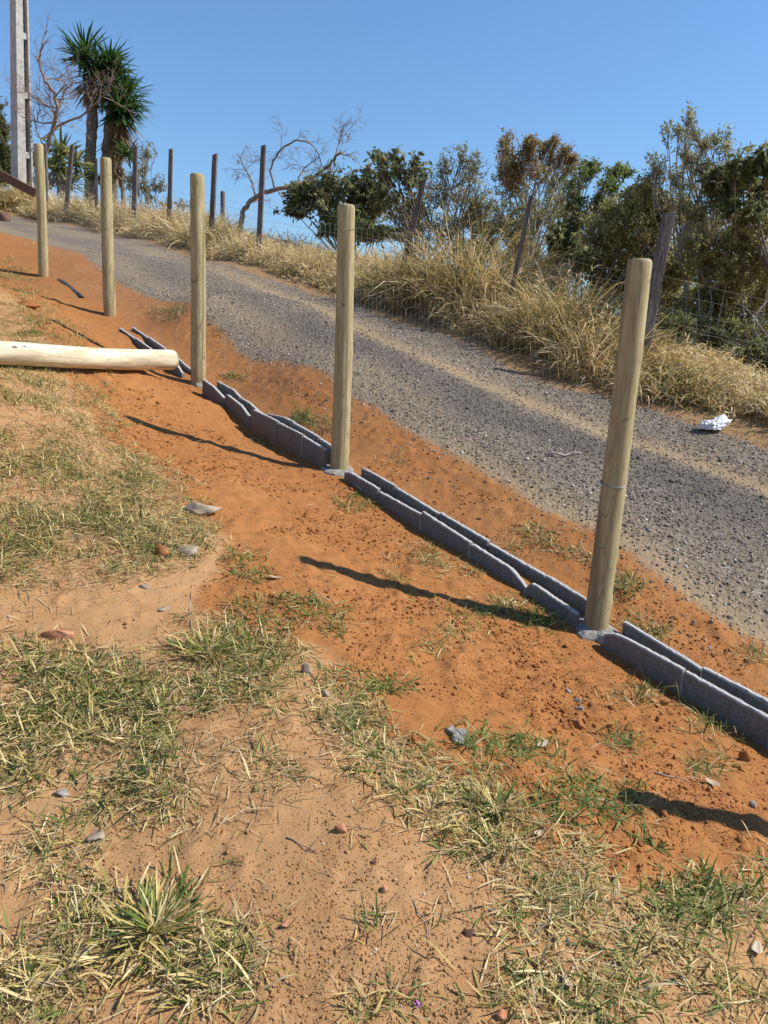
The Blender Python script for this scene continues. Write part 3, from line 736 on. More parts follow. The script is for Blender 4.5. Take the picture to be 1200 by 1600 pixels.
def old_wires():
    mb = MB(); pts = []
    x, y = xy(1.5, 4.6); z = float(ground(x, y)); pts.append((np.array([x, y, z]), np.array([x + .1, y, z + 1.6])))
    pts += ob
    rng = np.random.default_rng(4)
    hs = [.10, .24, .38, .52, .66, .80, .95, 1.12]
    for h in hs:
        line = []
        for (a, ta), (b, tb) in zip(pts[:-1], pts[1:]):
            for f in np.linspace(0, 1, 7)[:-1]:
                za = float(ground(a[0], a[1])); zb2 = float(ground(b[0], b[1]))
                p = a * (1 - f) + b * f; p[2] = za * (1 - f) + zb2 * f + h - .05 * math.sin(math.pi * f) * (h > 1) + .012 * math.sin(f * 9 + h * 7)
                line.append(p)
        mb.tube(line, .0024, 3, False)
    for (a, ta), (b, tb) in zip(pts[:-1], pts[1:]):
        n = max(2, int(np.linalg.norm(b - a) / .16))
        za = float(ground(a[0], a[1])); zb2 = float(ground(b[0], b[1]))
        for i in range(n):
            f = i / n; p = a * (1 - f) + b * f; z = za * (1 - f) + zb2 * f
            mb.tube([(p[0], p[1], z + .1), (p[0] + .01 * math.sin(i), p[1], z + .55), (p[0], p[1], z + .95)], .0016, 3, False)
    o = mb.build('woven_wire', M['old_wire']); tag(o, 'old woven wire fence strung between the dark timber posts across the lane', 'wire fence')
old_wires()
#@@PART3
# ------------------------------------------------------------------ grasses
def blades(base, az, Ln, W, th0, bnd, K=4, twist=None, floor=True, rng=None):
    """flat tapering curved blades; th0 = lean from the vertical at the root, bnd = extra lean reached at the tip"""
    n = len(base); prof = np.interp(np.linspace(0, 1, K + 1), [0, .2, .55, .85, 1], [.55, .95, 1, .6, .06])
    V = np.empty((n, K + 1, 2, 3)); p = base.copy(); tw = np.zeros(n) if twist is None else twist
    sd0 = np.stack([-np.sin(az), np.cos(az), np.zeros(n)], -1)
    for k in range(K + 1):
        f = k / K; th = th0 + bnd * f ** 1.15
        d = np.stack([np.sin(th) * np.cos(az), np.sin(th) * np.sin(az), np.cos(th)], -1)
        nrm = np.stack([np.cos(th) * np.cos(az), np.cos(th) * np.sin(az), -np.sin(th)], -1)
        if k: p = p + d * (Ln / K)[:, None]
        q = p.copy()
        if floor: q[:, 2] = np.maximum(q[:, 2], ground(q[:, 0], q[:, 1]) + .003 + .004 * f)
        a = tw * f; sd = sd0 * np.cos(a)[:, None] + nrm * np.sin(a)[:, None]
        V[:, k, 0] = q - sd * (W * prof[k] / 2)[:, None]; V[:, k, 1] = q + sd * (W * prof[k] / 2)[:, None]
    b = (np.arange(n) * (K + 1) * 2)[:, None]; k = np.arange(K)[None, :] * 2; a = b + k
    F = np.stack([a, a + 1, a + 3, a + 2], -1).reshape(-1, 4)
    return V.reshape(-1, 3), F
class NB:
    def __init__(s): s.V = []; s.F = []; s.A = []; s.n = 0
    def add(s, V, F, var):
        s.V.append(V); s.F.append(F + s.n); s.A.append(var); s.n += len(V)
    def build(s, name, mat, **kw):
        return np_mesh(name, np.concatenate(s.V), np.concatenate(s.F), mat, attrs={'var': np.concatenate(s.A)}, **kw)

def turf_clump_set(nb, cx, cy, green, size, rng, nmin=6, nmax=16, upright=.5, wide=1.0):
    """one clump of blades round every (cx, cy)"""
    cnt = rng.integers(nmin, nmax, len(cx)); idx = np.repeat(np.arange(len(cx)), cnt); n = len(idx)
    az = rng.uniform(0, 6.283, n); rad = rng.uniform(0, .055, n) * size[idx] * 1.4; a0 = rng.uniform(0, 6.283, n)
    x = cx[idx] + np.cos(a0) * rad; y = cy[idx] + np.sin(a0) * rad
    base = np.stack([x, y, ground(x, y) - .004], -1)
    isg = rng.random(n) < green[idx] * 1.15
    Ln = rng.uniform(.025, .095, n) * size[idx] * np.where(isg, 1, 1.05); W = rng.uniform(.0024, .0062, n) * np.sqrt(size[idx]) * wide
    flat = rng.random(n) > upright
    th0 = np.where(flat, rng.uniform(1.0, 1.55, n), rng.uniform(.1, .9, n)); bn = rng.uniform(.1, 1.1, n) * np.where(flat, .35, 1.0)
    V, F = blades(base, az + rng.normal(0, .4, n), Ln, W, th0, bn, 4, rng.uniform(-1.2, 1.2, n))
    var = np.where(isg, rng.uniform(.0, .42, n), rng.uniform(.46, 1, n))
    nb.add(V, F, np.repeat(var, 10))

#        px    py   rx   ry  clumps green size upright
PATCH = [(50, 650, 120, 60, 420, .34, 1.0, .5), (90, 750, 170, 75, 560, .34, 1.0, .5), (110, 850, 190, 55, 460, .42, 1.0, .5), (225, 810, 95, 45, 150, .3, .95, .45),
         (150, 660, 60, 40, 60, .5, .9, .5), (215, 740, 40, 30, 60, .55, 1.0, .5),
         (50, 606, 110, 26, 150, .35, 1.0, .5), (25, 470, 60, 60, 420, .4, 1.1, .5), (60, 520, 70, 30, 190, .35, 1.0, .4), (20, 425, 50, 22, 140, .4, 1.1, .5), (110, 480, 40, 40, 70, .4, 1, .4),
         (330, 1005, 75, 42, 130, .5, 1.15, .7), (420, 1025, 45, 30, 40, .45, 1.0, .5), (450, 955, 75, 30, 36, .75, 1.15, .5), (350, 1078, 60, 26, 40, .4, 1.0, .4),
         (90, 1090, 160, 80, 430, .42, 1.15, .5), (240, 1120, 70, 70, 90, .4, 1.05, .45), (20, 1190, 60, 50, 60, .35, 1.0, .4),
         (340, 1215, 110, 58, 130, .42, 1.1, .5), (200, 1245, 70, 40, 45, .3, 1.05, .4), (480, 1085, 90, 45, 60, .35, .95, .4), (560, 1140, 50, 30, 40, .4, 1.0, .4),
         (60, 1330, 80, 50, 22, .3, 1.0, .35), (40, 1540, 110, 60, 70, .3, 1.1, .4), (130, 1450, 60, 60, 30, .3, 1.05, .4), (330, 1500, 80, 60, 40, .35, 1.1, .4),
         (690, 1235, 85, 42, 110, .36, 1.05, .45), (760, 1285, 70, 50, 110, .38, 1.1, .5), (850, 1345, 85, 55, 150, .36, 1.1, .45), (900, 1400, 60, 40, 60, .34, 1.05, .45), (840, 1435, 60, 40, 36, .34, 1, .4),
         (600, 1195, 80, 35, 60, .38, .95, .45), (640, 1180, 40, 25, 26, .5, 1, .5),
         (795, 1172, 60, 24, 20, .9, 1.25, .5), (890, 1235, 70, 35, 26, .9, 1.2, .5), (1000, 1262, 45, 22, 9, .9, 1.25, .5), (730, 1160, 22, 12, 4, .95, 1.3, .6), (600, 1070, 28, 12, 7, .97, 1.15, .5),
         (1100, 1405, 65, 38, 60, .75, 1.15, .5), (1185, 1395, 45, 50, 70, .8, 1.15, .55), (1150, 1560, 60, 60, 46, .55, 1.15, .5), (1060, 1470, 70, 40, 36, .3, 1.0, .4),
         (860, 1545, 95, 50, 66, .42, 1.1, .5), (960, 1570, 80, 40, 46, .4, 1.1, .45), (590, 1565, 60, 30, 24, .35, 1.1, .45), (580, 1445, 30, 16, 8, .5, 1.1, .5), (980, 1485, 70, 36, 40, .3, 1.05, .4), (700, 1420, 70, 30, 8, .4, .9, .4),
         (565, 785, 50, 14, 26, .75, 1.1, .5), (640, 865, 40, 14, 14, .6, 1, .5), (700, 885, 55, 16, 40, .5, 1.05, .5), (625, 905, 25, 10, 6, .8, 1, .5), (800, 948, 45, 14, 24, .6, 1.1, .5), (850, 975, 30, 10, 12, .6, 1.2, .6),
         (1030, 1085, 55, 16, 22, .6, 1.2, .6), (1125, 1140, 40, 18, 16, .65, 1.25, .6), (1100, 1195, 26, 22, 10, .85, 1.15, .5), (965, 1165, 24, 20, 8, .8, 1.1, .5), (690, 1000, 60, 16, 10, .6, 1, .5), (730, 955, 40, 14, 9, .7, 1, .5),
         (440, 692, 36, 12, 36, .45, .95, .5), (410, 685, 25, 10, 14, .5, 1, .5), (365, 590, 20, 10, 16, .75, 1.1, .5), (470, 655, 26, 9, 26, .95, 1.3, .6), (500, 668, 24, 8, 9, .85, 1.1, .5),
         (830, 848, 55, 20, 46, .4, 1.15, .6), (975, 912, 28, 14, 18, .5, 1.15, .6), (1010, 985, 34, 18, 18, .6, 1.15, .6), (1180, 1022, 12, 7, 6, .7, 1.1, .6), (905, 870, 30, 10, 8, .4, 1, .5), (620, 720, 30, 8, 4, .5, 1, .5),
         (262, 490, 34, 9, 30, .45, 1.1, .5), (330, 520, 20, 8, 8, .5, 1, .5), (150, 470, 30, 12, 14, .4, 1, .5), (380, 870, 30, 20, 9, .6, 1.1, .5), (385, 900, 25, 14, 7, .7, 1.1, .5), (300, 830, 40, 20, 20, .35, 1, .4), (520, 980, 30, 12, 6, .7, 1, .5)]
def turf():
    rng = np.random.default_rng(11); nb = NB(); lt = NB(); CX = []; CY = []; G = []; S = []; U = []
    for px, py, rx, ry, n, g, sz, up in PATCH:
        c = at(px, py); a = at(px + rx * .7, py)[:2] - c[:2]; b = at(px, py - ry * .7)[:2] - c[:2]; a /= .7; b /= .7
        n = int(n * (1.15 if (px < 240 and py < 900 and n > 90) else .32 if (px > 560 and py > 1150 and g < .6) else .60 if n > 40 else 1.0)); r = np.sqrt(rng.random(n)) * (1 + .25 * rng.normal(size=n)); t = rng.uniform(0, 6.283, n)
        x = c[0] + a[0] * r * np.cos(t) + b[0] * r * np.sin(t); y = c[1] + a[1] * r * np.cos(t) + b[1] * r * np.sin(t)
        s_, u_ = su(x, y); k = (np.abs(u_) > .12) & ((fbm(x, y, .16, 77) > np.where((px > 560) & (py > 1150), .52, .46)) | (n < 40))
        CX.append(x[k]); CY.append(y[k]); G.append(np.full(k.sum(), g) + (vnoise(x[k], y[k], .15, 5) - .5) * .5 * (g < .7)); S.append(np.full(k.sum(), sz) * rng.uniform(.7, 1.25, k.sum())); U.append(np.full(k.sum(), up))
        ns = int(n * 8 * (1 - .6 * g)); r = np.sqrt(rng.random(ns)) * 1.25; t = rng.uniform(0, 6.283, ns)
        x2 = c[0] + a[0] * r * np.cos(t) + b[0] * r * np.sin(t); y2 = c[1] + a[1] * r * np.cos(t) + b[1] * r * np.sin(t)
        k2 = np.abs(su(x2, y2)[1]) > .13; x2, y2 = x2[k2], y2[k2]; ns = len(x2)
        V, F = blades(np.stack([x2, y2, ground(x2, y2) + .006], -1), rng.uniform(0, 6.283, ns), rng.uniform(.015, .11, ns), rng.uniform(.0012, .0042, ns), rng.uniform(1.35, 1.6, ns), rng.uniform(-.1, .3, ns), 4, rng.uniform(-1, 1, ns))
        lt.add(V, F, np.repeat(rng.uniform(.05, .95, ns), 10))
    CX, CY, G, S, U = map(np.concatenate, (CX, CY, G, S, U))
    for lo, hi in ((0, .48), (.48, .56), (.56, 2)):
        k = (U >= lo) & (U < hi); turf_clump_set(nb, CX[k], CY[k], G[k], S[k], rng, upright=.36 if lo == .48 else .58 if lo else .26)
    # stray blades all over the yard
    n = 700; x = rng.uniform(-3.2, 2.6, n); y = rng.uniform(1.2, 6.5, n); ye = yard_edge(x, y); s_, u_ = su(x, y)
    k = (u_ < -.15) & (rng.random(n) < np.where(ye < 0, .8, .16)); x, y = x[k], y[k]
    turf_clump_set(nb, x, y, np.full(len(x), .4), rng.uniform(.6, 1.1, len(x)), rng, 1, 5, .4)
    n = 2600; x = rng.uniform(-3.2, 2.6, n); y = rng.uniform(1.2, 7.5, n); ye = yard_edge(x, y); u_ = su(x, y)[1]
    k = (u_ < -.13) & (rng.random(n) < np.where(ye < 0, .75, .16)); x, y = x[k], y[k]; n = len(x)
    V, F = blades(np.stack([x, y, ground(x, y) + .005], -1), rng.uniform(0, 6.283, n), rng.uniform(.02, .12, n), rng.uniform(.0015, .0045, n), rng.uniform(1.4, 1.6, n), rng.uniform(-.1, .2, n), 4, rng.uniform(-1, 1, n))
    lt.add(V, F, np.repeat(rng.uniform(0, 1, n), 10))
    tag(nb.build('grass', M['turf']), 'patchy green and straw-coloured grass over the yard and along the wall', None, None, 'stuff')
    tag(lt.build('straw_litter', M['straw']), 'loose dry straw lying over the yard', None, None, 'stuff')
turf()
def tuft(px, py, label, n, seed, g, Lm, spread):
    rng = np.random.default_rng(seed); c = at(px, py); az = rng.uniform(0, 6.283, n); rad = np.abs(rng.normal(0, spread, n))
    x = c[0] + np.cos(az) * rad; y = c[1] + np.sin(az) * rad; isg = rng.random(n) < g
    base = np.stack([x, y, ground(x, y) - .004], -1); flat = rng.random(n) < .5
    th0 = np.where(flat, rng.uniform(.9, 1.5, n), rng.uniform(.2, 1.05, n)); nb = NB()
    V, F = blades(base, az + rng.normal(0, .5, n), rng.uniform(.35, 1, n) * Lm, rng.uniform(.0028, .0078, n), th0, rng.uniform(.1, 1.1, n) * np.where(flat, .3, 1), 6, rng.uniform(-1.3, 1.3, n))
    nb.add(V, F, np.repeat(np.where(isg, rng.uniform(0, .42, n), rng.uniform(.45, 1, n)), 14))
    tag(nb.build('grass_tuft', M['turf'], origin=c), label, 'grass tuft', 'grass tufts on the yard')
tuft(240, 1452, 'large half-dry grass tuft with long blades at the lower left', 420, 1, .40, .115, .07)
tuft(325, 1018, 'yellow-green upright grass tuft where the yard meets the orange soil', 240, 2, .5, .15, .07)
tuft(775, 1262, 'straw-coloured tuft with pale fanned blades below the grey concrete chip', 120, 3, .25, .13, .045)
tuft(605, 1078, 'small dark green sprig alone on bare orange soil', 26, 4, .97, .10, .02)
tuft(1024, 1325, 'small star-shaped green sprig under the shadow at the right', 18, 5, .97, .085, .01)
tuft(690, 1331, 'flat green sprig on the bare tan dirt', 14, 6, .9, .085, .01)
tuft(735, 1165, 'dark green sprig right beside the grey concrete chip', 24, 7, .95, .11, .016)

def tall_grass():
    rng = np.random.default_rng(21); nb = NB()
    n0 = 8200; s = rng.uniform(-2, 33, n0) ; ub = rng.uniform(3.7, 6.9, n0); u = ub - bend(s); x, y = xy(s, u)
    dist = np.hypot(x, y); infr = np.abs(x / np.maximum(y, .1)) < .75
    edge = sstep(3.75, 4.45, ub + (fbm(x, y, 1.1, 17) - .5) * .9)
    keep = infr & (rng.random(n0) < (.25 + .75 * edge)) & (rng.random(n0) < np.clip(1.15 - (ub - 4.6) * .22, .35, 1)) & (ub + (fbm(x, y, .8, 91) - .5) * .8 > 3.8)
    s, ub, x, y, dist, edge = s[keep], ub[keep], x[keep], y[keep], dist[keep], edge[keep]
    hh = (.13 + .33 * edge) * rng.uniform(.65, 1.3, len(s)) * (.35 + 1.35 * fbm(x, y, 1.1, 33, 2))
    heap = np.exp(-((s - 10.7) / 1.9) ** 2 - ((ub - 4.95) / .8) ** 2); hh = hh * (1 + 1.35 * heap)
    hh *= (1 + .25 * sstep(14, 20, s)) * (1 - .38 * (1 - sstep(7.2, 8.8, s)))
    cnt = np.clip(34 * (9 / dist) ** .7, 16, 46).astype(int); idx = np.repeat(np.arange(len(s)), cnt); n = len(idx)
    az = rng.uniform(0, 6.283, n); rad = rng.uniform(0, .13, n) * (1 + hh[idx])
    bx_ = x[idx] + np.cos(az) * rad; by_ = y[idx] + np.sin(az) * rad
    base = np.stack([bx_, by_, ground(bx_, by_) - .01], -1)
    Ln = hh[idx] * rng.uniform(.55, 1.2, n) * 1.08; W = rng.uniform(.006, .0155, n) * (dist[idx] / 10) ** .5
    cv = fbm(x, y, 1.0, 44, 3)
    gv = np.clip((cv[idx] - .56) * 3.0, 0, .45)                    # patches that stay greenish
    var = np.clip(rng.beta(2.4, 1.9, n) * .95 + .12 - gv * rng.random(n) * 1.6, 0, 1)
    V, F = blades(base, az + rng.normal(0, .5, n) , Ln, W, rng.uniform(.03, .75, n), rng.uniform(.3, 2.1, n), 4, rng.uniform(-1.5, 1.5, n), False)
    nb.add(V, F, np.repeat(var, 10))
    # short dry leaf bits hanging on the stems
    k = rng.random(n) < .55; m_ = k.sum(); f = rng.uniform(.35, .95, m_); th = .3
    p = base[k] + np.stack([np.cos(az[k]) * np.sin(th) * Ln[k] * f, np.sin(az[k]) * np.sin(th) * Ln[k] * f, np.cos(th) * Ln[k] * f * .9], -1)
    V, F = blades(p, rng.uniform(0, 6.283, m_), rng.uniform(.06, .19, m_), rng.uniform(.010, .022, m_) * (dist[idx][k] / 10) ** .5, rng.uniform(.6, 1.6, m_), rng.uniform(.3, 1.2, m_), 2, rng.uniform(-1, 1, m_), False)
    nb.add(V, F, np.repeat(np.clip(var[k] + rng.uniform(-.15, .25, m_), 0, 1), 6))
    tag(nb.build('dry_grass', M['dry_grass']), 'tall straw-coloured dry grass on the bank across the lane', None, None, 'stuff')
tall_grass()

# ------------------------------------------------------------------ crumbs of soil, road stones
ICO = None
def pebbles(name, x, y, size, var, mat, label, rng, sink=.3, squash=(.55, .95)):
    t = (1 + 5 ** .5) / 2
    Vt = np.array([(-1, t, 0), (1, t, 0), (-1, -t, 0), (1, -t, 0), (0, -1, t), (0, 1, t), (0, -1, -t), (0, 1, -t), (t, 0, -1), (t, 0, 1), (-t, 0, -1), (-t, 0, 1)]) / 1.902
    Ft = np.array([(0, 11, 5), (0, 5, 1), (0, 1, 7), (0, 7, 10), (0, 10, 11), (1, 5, 9), (5, 11, 4), (11, 10, 2), (10, 7, 6), (7, 1, 8), (3, 9, 4), (3, 4, 2), (3, 2, 6), (3, 6, 8), (3, 8, 9), (4, 9, 5), (2, 4, 11), (6, 2, 10), (8, 6, 7), (9, 8, 1)])
    n = len(x); a = rng.uniform(0, 6.283, n); ca, sa = np.cos(a), np.sin(a)
    P = Vt[None] * rng.uniform(.55, 1.3, (n, 12, 1)) * np.stack([rng.uniform(.75, 1.35, n), rng.uniform(.65, 1.05, n), rng.uniform(*squash, n)], -1)[:, None, :] * size[:, None, None]
    Q = np.stack([P[..., 0] * ca[:, None] - P[..., 1] * sa[:, None], P[..., 0] * sa[:, None] + P[..., 1] * ca[:, None], P[..., 2]], -1)
    Q += np.stack([x, y, ground(x, y) + size * sink], -1)[:, None, :]
    F = (Ft[None] + (np.arange(n) * 12)[:, None, None]).reshape(-1, 3)
    return tag(np_mesh(name, Q.reshape(-1, 3), F, mat, attrs={'var': np.repeat(var, 12)}), label, None, None, 'stuff')
def scatter():
    rng = np.random.default_rng(31)
    n = 260000; y = 1.2 + 7.3 * rng.random(n) ** 1.6; x = rng.uniform(-.75, .72, n) * y; s, u = su(x, y); ye = yard_edge(x, y)
    dens = np.where(u < .75, np.where(ye > 0, .12 + .88 * sstep(.40, .62, fbm(x, y, .45, 61)), .22 + .5 * sstep(.42, .62, fbm(x, y, .35, 62))), .0)
    k = (rng.random(n) < dens) & (np.abs(u) > .11); x, y, ye = x[k], y[k], ye[k]; n = len(x)
    size = .0013 + .0032 * rng.random(n) ** 2.5 + (rng.random(n) < .05) * rng.uniform(.001, .007, n) * np.where(ye > 0, 1, .6) + (rng.random(n) < .004) * rng.uniform(.004, .014, n) * np.where(ye > 0, 1, .45)
    o_ = ye > 0; var = np.clip(rng.beta(2, 2, n) * .9 + (rng.random(n) < .02) * .3, 0, 1)
    pebbles('soil_crumbs', x[o_], y[o_], size[o_], var[o_], M['crumbs'], 'loose crumbs of orange soil strewn below the wall', rng, .2, (.5, .9))
    o_ = ~o_; pebbles('yard_grit', x[o_], y[o_], size[o_], np.clip(var[o_] + (rng.random(o_.sum()) < .05) * .3, 0, 1), M['grit'], 'pale grit strewn over the trodden yard', rng, .15, (.4, .8))
    n = 60000; y = 1.6 + 7 * rng.random(n) ** 1.3; x = rng.uniform(-.6, .72, n) * y; s, u = su(x, y); ye = yard_edge(x, y)
    k = (ye > .05) & (u < .6) & (np.abs(u) > .13) & (rng.random(n) < .9 * sstep(.46, .64, fbm(x, y, .38, 66))); x, y = x[k], y[k]; n = len(x)
    pebbles('soil_clods', x, y, (.004 + .010 * rng.random(n) ** 4 + (rng.random(n) < .01) * .008) * np.clip(y / 3.4, .45, 1), np.clip(rng.beta(2, 2.4, n) * .8, 0, 1), M['crumbs'], 'small clods of dug orange soil below the wall', rng, .15, (.55, .95))
    n = 90000; s = rng.uniform(2.5, 19, n); s = 2.5 + (s - 2.5) * rng.random(n) ** .4; ub = rng.uniform(.45, 3.75, n); x, y = xy(s, ub - bend(s))
    rd, og, bk, tr = masks(x, y); k = (rng.random(n) < (rd * (1 - .75 * tr) + .16)) & (np.abs(x / y) < .75); x, y = x[k], y[k]; n = len(x); d = np.hypot(x, y)
    size = (.0026 + .0105 * rng.random(n) ** 3 + (rng.random(n) < .01) * rng.uniform(.004, .014, n))
    pebbles('road_gravel', x, y, size, np.clip(rng.beta(1.7, 1.9, n) * (1 - .45 * dark_band(x, y)) + (rng.random(n) < .10) * .5, 0, 1), M['gravel'], 'dark crushed stone strewn over the lane', rng, .25)
scatter()

# ------------------------------------------------------------------ single stones, chips and litter
def stone(name, px, py, wpx, hpx, mat, label, cat, seed, group=None, sharp=True, zf=None, sub=3, rz=0, sink=.2):
    rng = np.random.default_rng(seed); c = at(px, py + hpx * .3); d = np.hypot(c[0], c[1]) * 1.1
    w = wpx * d / FPX / 2 * .7; h = (zf if zf else hpx * d / FPX / 2 * .8)
    V, F = lump_mesh(rng, (w, w * .65, h), max(sub, 3), .3, None, sharp)
    o = np_mesh(name, V, F, mat); o.location = (c[0], c[1], c[2] + h * sink); o.rotation_euler = (rng.uniform(-.2, .2), rng.uniform(-.2, .2), rz)
    return tag(o, label, cat, group)
stone('rock', 316, 792, 60, 26, M['rock'], 'pale broken stone lying on the orange mound near the yard', 'rock', 1, sub=3, rz=.3)
stone('rock', 252, 858, 32, 30, M['clod'], 'brown stone at the edge of the grass', 'rock', 2, sub=3)
stone('rock', 290, 857, 50, 14, M['rock'], 'flat pale stone beside the brown stone', 'rock', 3, sub=3)
stone('rock', 480, 1042, 26, 26, M['rock'], 'small pale upright stone right of the yellow-green tuft', 'rock', 4, sub=3)
stone('rock', 510, 1082, 18, 14, M['rock'], 'tiny pale stone right below the small upright stone', 'rock', 5)
stone('rock', 152, 1297, 56, 30, M['rock'], 'flat greyish pink stone among straw at the left', 'rock', 6, sub=3, zf=.010)
stone('rock', 100, 1236, 30, 14, M['mortar'], 'grey stone at the foot of the left grass patch', 'rock', 16)
stone('rock', 1040, 1468, 24, 20, M['rock'], 'rounded tan pebble near the lower right grass', 'rock', 7)
stone('rock', 888, 1472, 20, 18, M['rock'], 'pale yellowish pebble on tan dirt below the straw tuft', 'rock', 8)
stone('rock', 1176, 1257, 15, 14, M['mortar'], 'round grey pebble on orange soil at the right', 'rock', 9)
stone('rock', 227, 916, 22, 9, M['rock'], 'flat whitish pebble on bare dirt, upper one of two', 'rock', 31)
stone('rock', 256, 950, 24, 8, M['rock'], 'flat yellowish pebble on bare dirt, lower one of two', 'rock', 32)
stone('dirt_clod', 903, 1127, 32, 28, M['clod'], 'dark red clod of earth casting a black shadow', 'clod', 10, sub=3)
stone('dirt_clod', 1165, 1180, 24, 18, M['clod'], 'dark red clod close to the wall at the right', 'clod', 11)
stone('dirt_clod', 1037, 1096, 20, 14, M['clod'], 'red clod beside the weeds at the wall foot', 'clod', 12)
stone('dirt_clod', 42, 474, 34, 16, M['orange_clod'], 'orange lump of earth in the grass at the far left', 'clod', 13, sub=4)
stone('dirt_clod', 6, 338, 22, 26, M['brown_board'], 'dark brown lump at the left edge where the lane tops out', 'stump', 14, sub=3)
for i, (px, py, w, h, lb) in enumerate([(95, 988, 50, 16, 'flat terracotta brick shard on bare dirt at the left'), (532, 1291, 24, 16, 'terracotta chip on tan dirt, uppermost of the central three'),
        (585, 1343, 14, 16, 'narrow terracotta chip on tan dirt, middle of the central three'), (602, 1386, 18, 18, 'dark red brick chip on tan dirt, lowest of the central three'),
        (446, 1441, 22, 16, 'terracotta chip right of the large half-dry tuft'), (356, 1440, 26, 14, 'red brick chip touching the large half-dry tuft'), (633, 1546, 24, 16, 'terracotta chip near the purple petals'),
        (784, 1583, 26, 22, 'orange brick chip at the bottom edge'), (795, 1370, 14, 12, 'small pinkish brick chip beside the straw tufts'), (200, 1250, 14, 10, 'small red brick chip by the left grass patch'), (1108, 1232, 12, 8, 'pinkish brick chip in weeds at the right')]):
    stone('brick_fragment', px, py, w, h, M['brick'], lb, 'brick fragment', 60 + i, 'brick fragments on the dirt', sink=.3)

def concrete_chip():
    c = at(716, 1155); k = 2.45 / FPX; out = [(-20, 14), (-8, 22), (0, 12), (16, 12), (22, 3), (8, -2), (4, -18), (-10, -24), (-14, -6), (-10, 2)]
    mb = MB(); n = len(out); rng = np.random.default_rng(3); V = []
    for z, q in ((-.01, 1.05), (.018, 1.0), (.026, .82)):
        for a, b in out: V.append((a * k * q + rng.uniform(-.001, .001), b * k * 1.35 * q, z + rng.uniform(-.002, .002)))
    F = [tuple(2 * n + i for i in range(n))]
    for j in range(2):
        for i in range(n): i2 = (i + 1) % n; F.append((j * n + i, j * n + i2, (j + 1) * n + i2, (j + 1) * n + i))
    mb.add(V, F); o = mb.build('concrete_chip', M['mortar']); o.location = tuple(c); o.rotation_euler = (R(10), R(-4), R(10))
    tag(o, 'grey forked chip of concrete beside a green sprig', 'concrete chip')
concrete_chip()
for i, (px, py, w, lb) in enumerate([(888, 1078, 12, 'small grey mortar crumb, topmost of three below the wall'), (902, 1092, 15, 'grey mortar crumb, middle of three below the wall'), (906, 1105, 17, 'grey mortar crumb, lowest of three below the wall')]):
    stone('mortar_crumb', px, py, w, w * .8, M['mortar'], lb, 'mortar crumb', 90 + i, 'mortar crumbs below the wall')

def plastic_bag():
    rng = np.random.default_rng(8); c = at(1115, 672); bm = bmesh.new(); bmesh.ops.create_icosphere(bm, subdivisions=5, radius=1)
    for v in bm.verts:
        p = v.co.copy(); f = 1 + .5 * mnoise.noise(p * 1.3 + Vector((4, 1, 2))) + .22 * (1 - abs(mnoise.noise(p * 3.2)) * 4) + .07 * (1 - abs(mnoise.noise(p * 8)) * 4)
        v.co = Vector((p.x * f * .13 + .02 * p.z, p.y * f * .085, max(p.z * f * .065, -.03) + .04 * max(p.x, 0) * f))
    V = [tuple(v.co) for v in bm.verts]; F = [tuple(v.index for v in f.verts) for f in bm.faces]; bm.free()
    o = np_mesh('plastic_bag', V, F, M['plastic'], smooth=True); o.location = (c[0], c[1], c[2] + .04); o.rotation_euler = (0, 0, R(18))
    tag(o, 'crumpled white plastic bag on the verge across the lane', 'plastic bag')
plastic_bag()
def pipe():
    mb = MB(); pts = [at(92, 437), at(101, 442), at(111, 449), at(121, 458), at(128, 466)]
    V = []; F = []; k = 7
    for i, p in enumerate(pts):
        t = pts[min(i + 1, 4)] - pts[max(i - 1, 0)]; t /= np.linalg.norm(t); sd = np.cross(t, [0, 0, 1]); sd /= np.linalg.norm(sd)
        for j in range(k):
            a = math.pi * j / (k - 1); r = .024 + .010 * math.sin(i * 2.1)
            V.append(p + sd * math.cos(a) * r + np.array([0, 0, math.sin(a) * r * .6 + .004]))
    for i in range(4):
        for j in range(k - 1): F.append((i * k + j, i * k + j + 1, (i + 1) * k + j + 1, (i + 1) * k + j))
    mb.add(V, F); o = mb.build('plastic_sheet', M['black_plastic'], None, True)
    o.modifiers.new('thickness', 'SOLIDIFY').thickness = .004
    tag(o, 'dark bluish strip of plastic in the trench between the two highest round posts', 'plastic sheet')
pipe()
def flower():
    c = at(655, 1573); rng = np.random.default_rng(2); mb = MB()
    for i in range(7):
        a = rng.uniform(0, 6.28); p = np.array([math.cos(a), math.sin(a), 0]) * rng.uniform(0, .012); d = np.array([math.cos(a + 1), math.sin(a + 1), .5]) * .007; s_ = np.array([-math.sin(a + 1), math.cos(a + 1), .2]) * .004
        mb.add([p, p + d * .5 + s_, p + d, p + d * .5 - s_], [(0, 1, 2, 3)])
    o = mb.build('petal_cluster', M['flower']); o.location = (c[0], c[1], c[2] + .004)
    o.modifiers.new('thickness', 'SOLIDIFY').thickness = .0006
    tag(o, 'tiny purple fallen flower petals near the bottom edge', 'flower')
flower()
stone('seed_pod', 733, 1452, 32, 22, M['seed'], 'dark brown round dried seed head lying on tan dirt', 'seed pod', 44, sharp=False, sub=3, zf=.007)
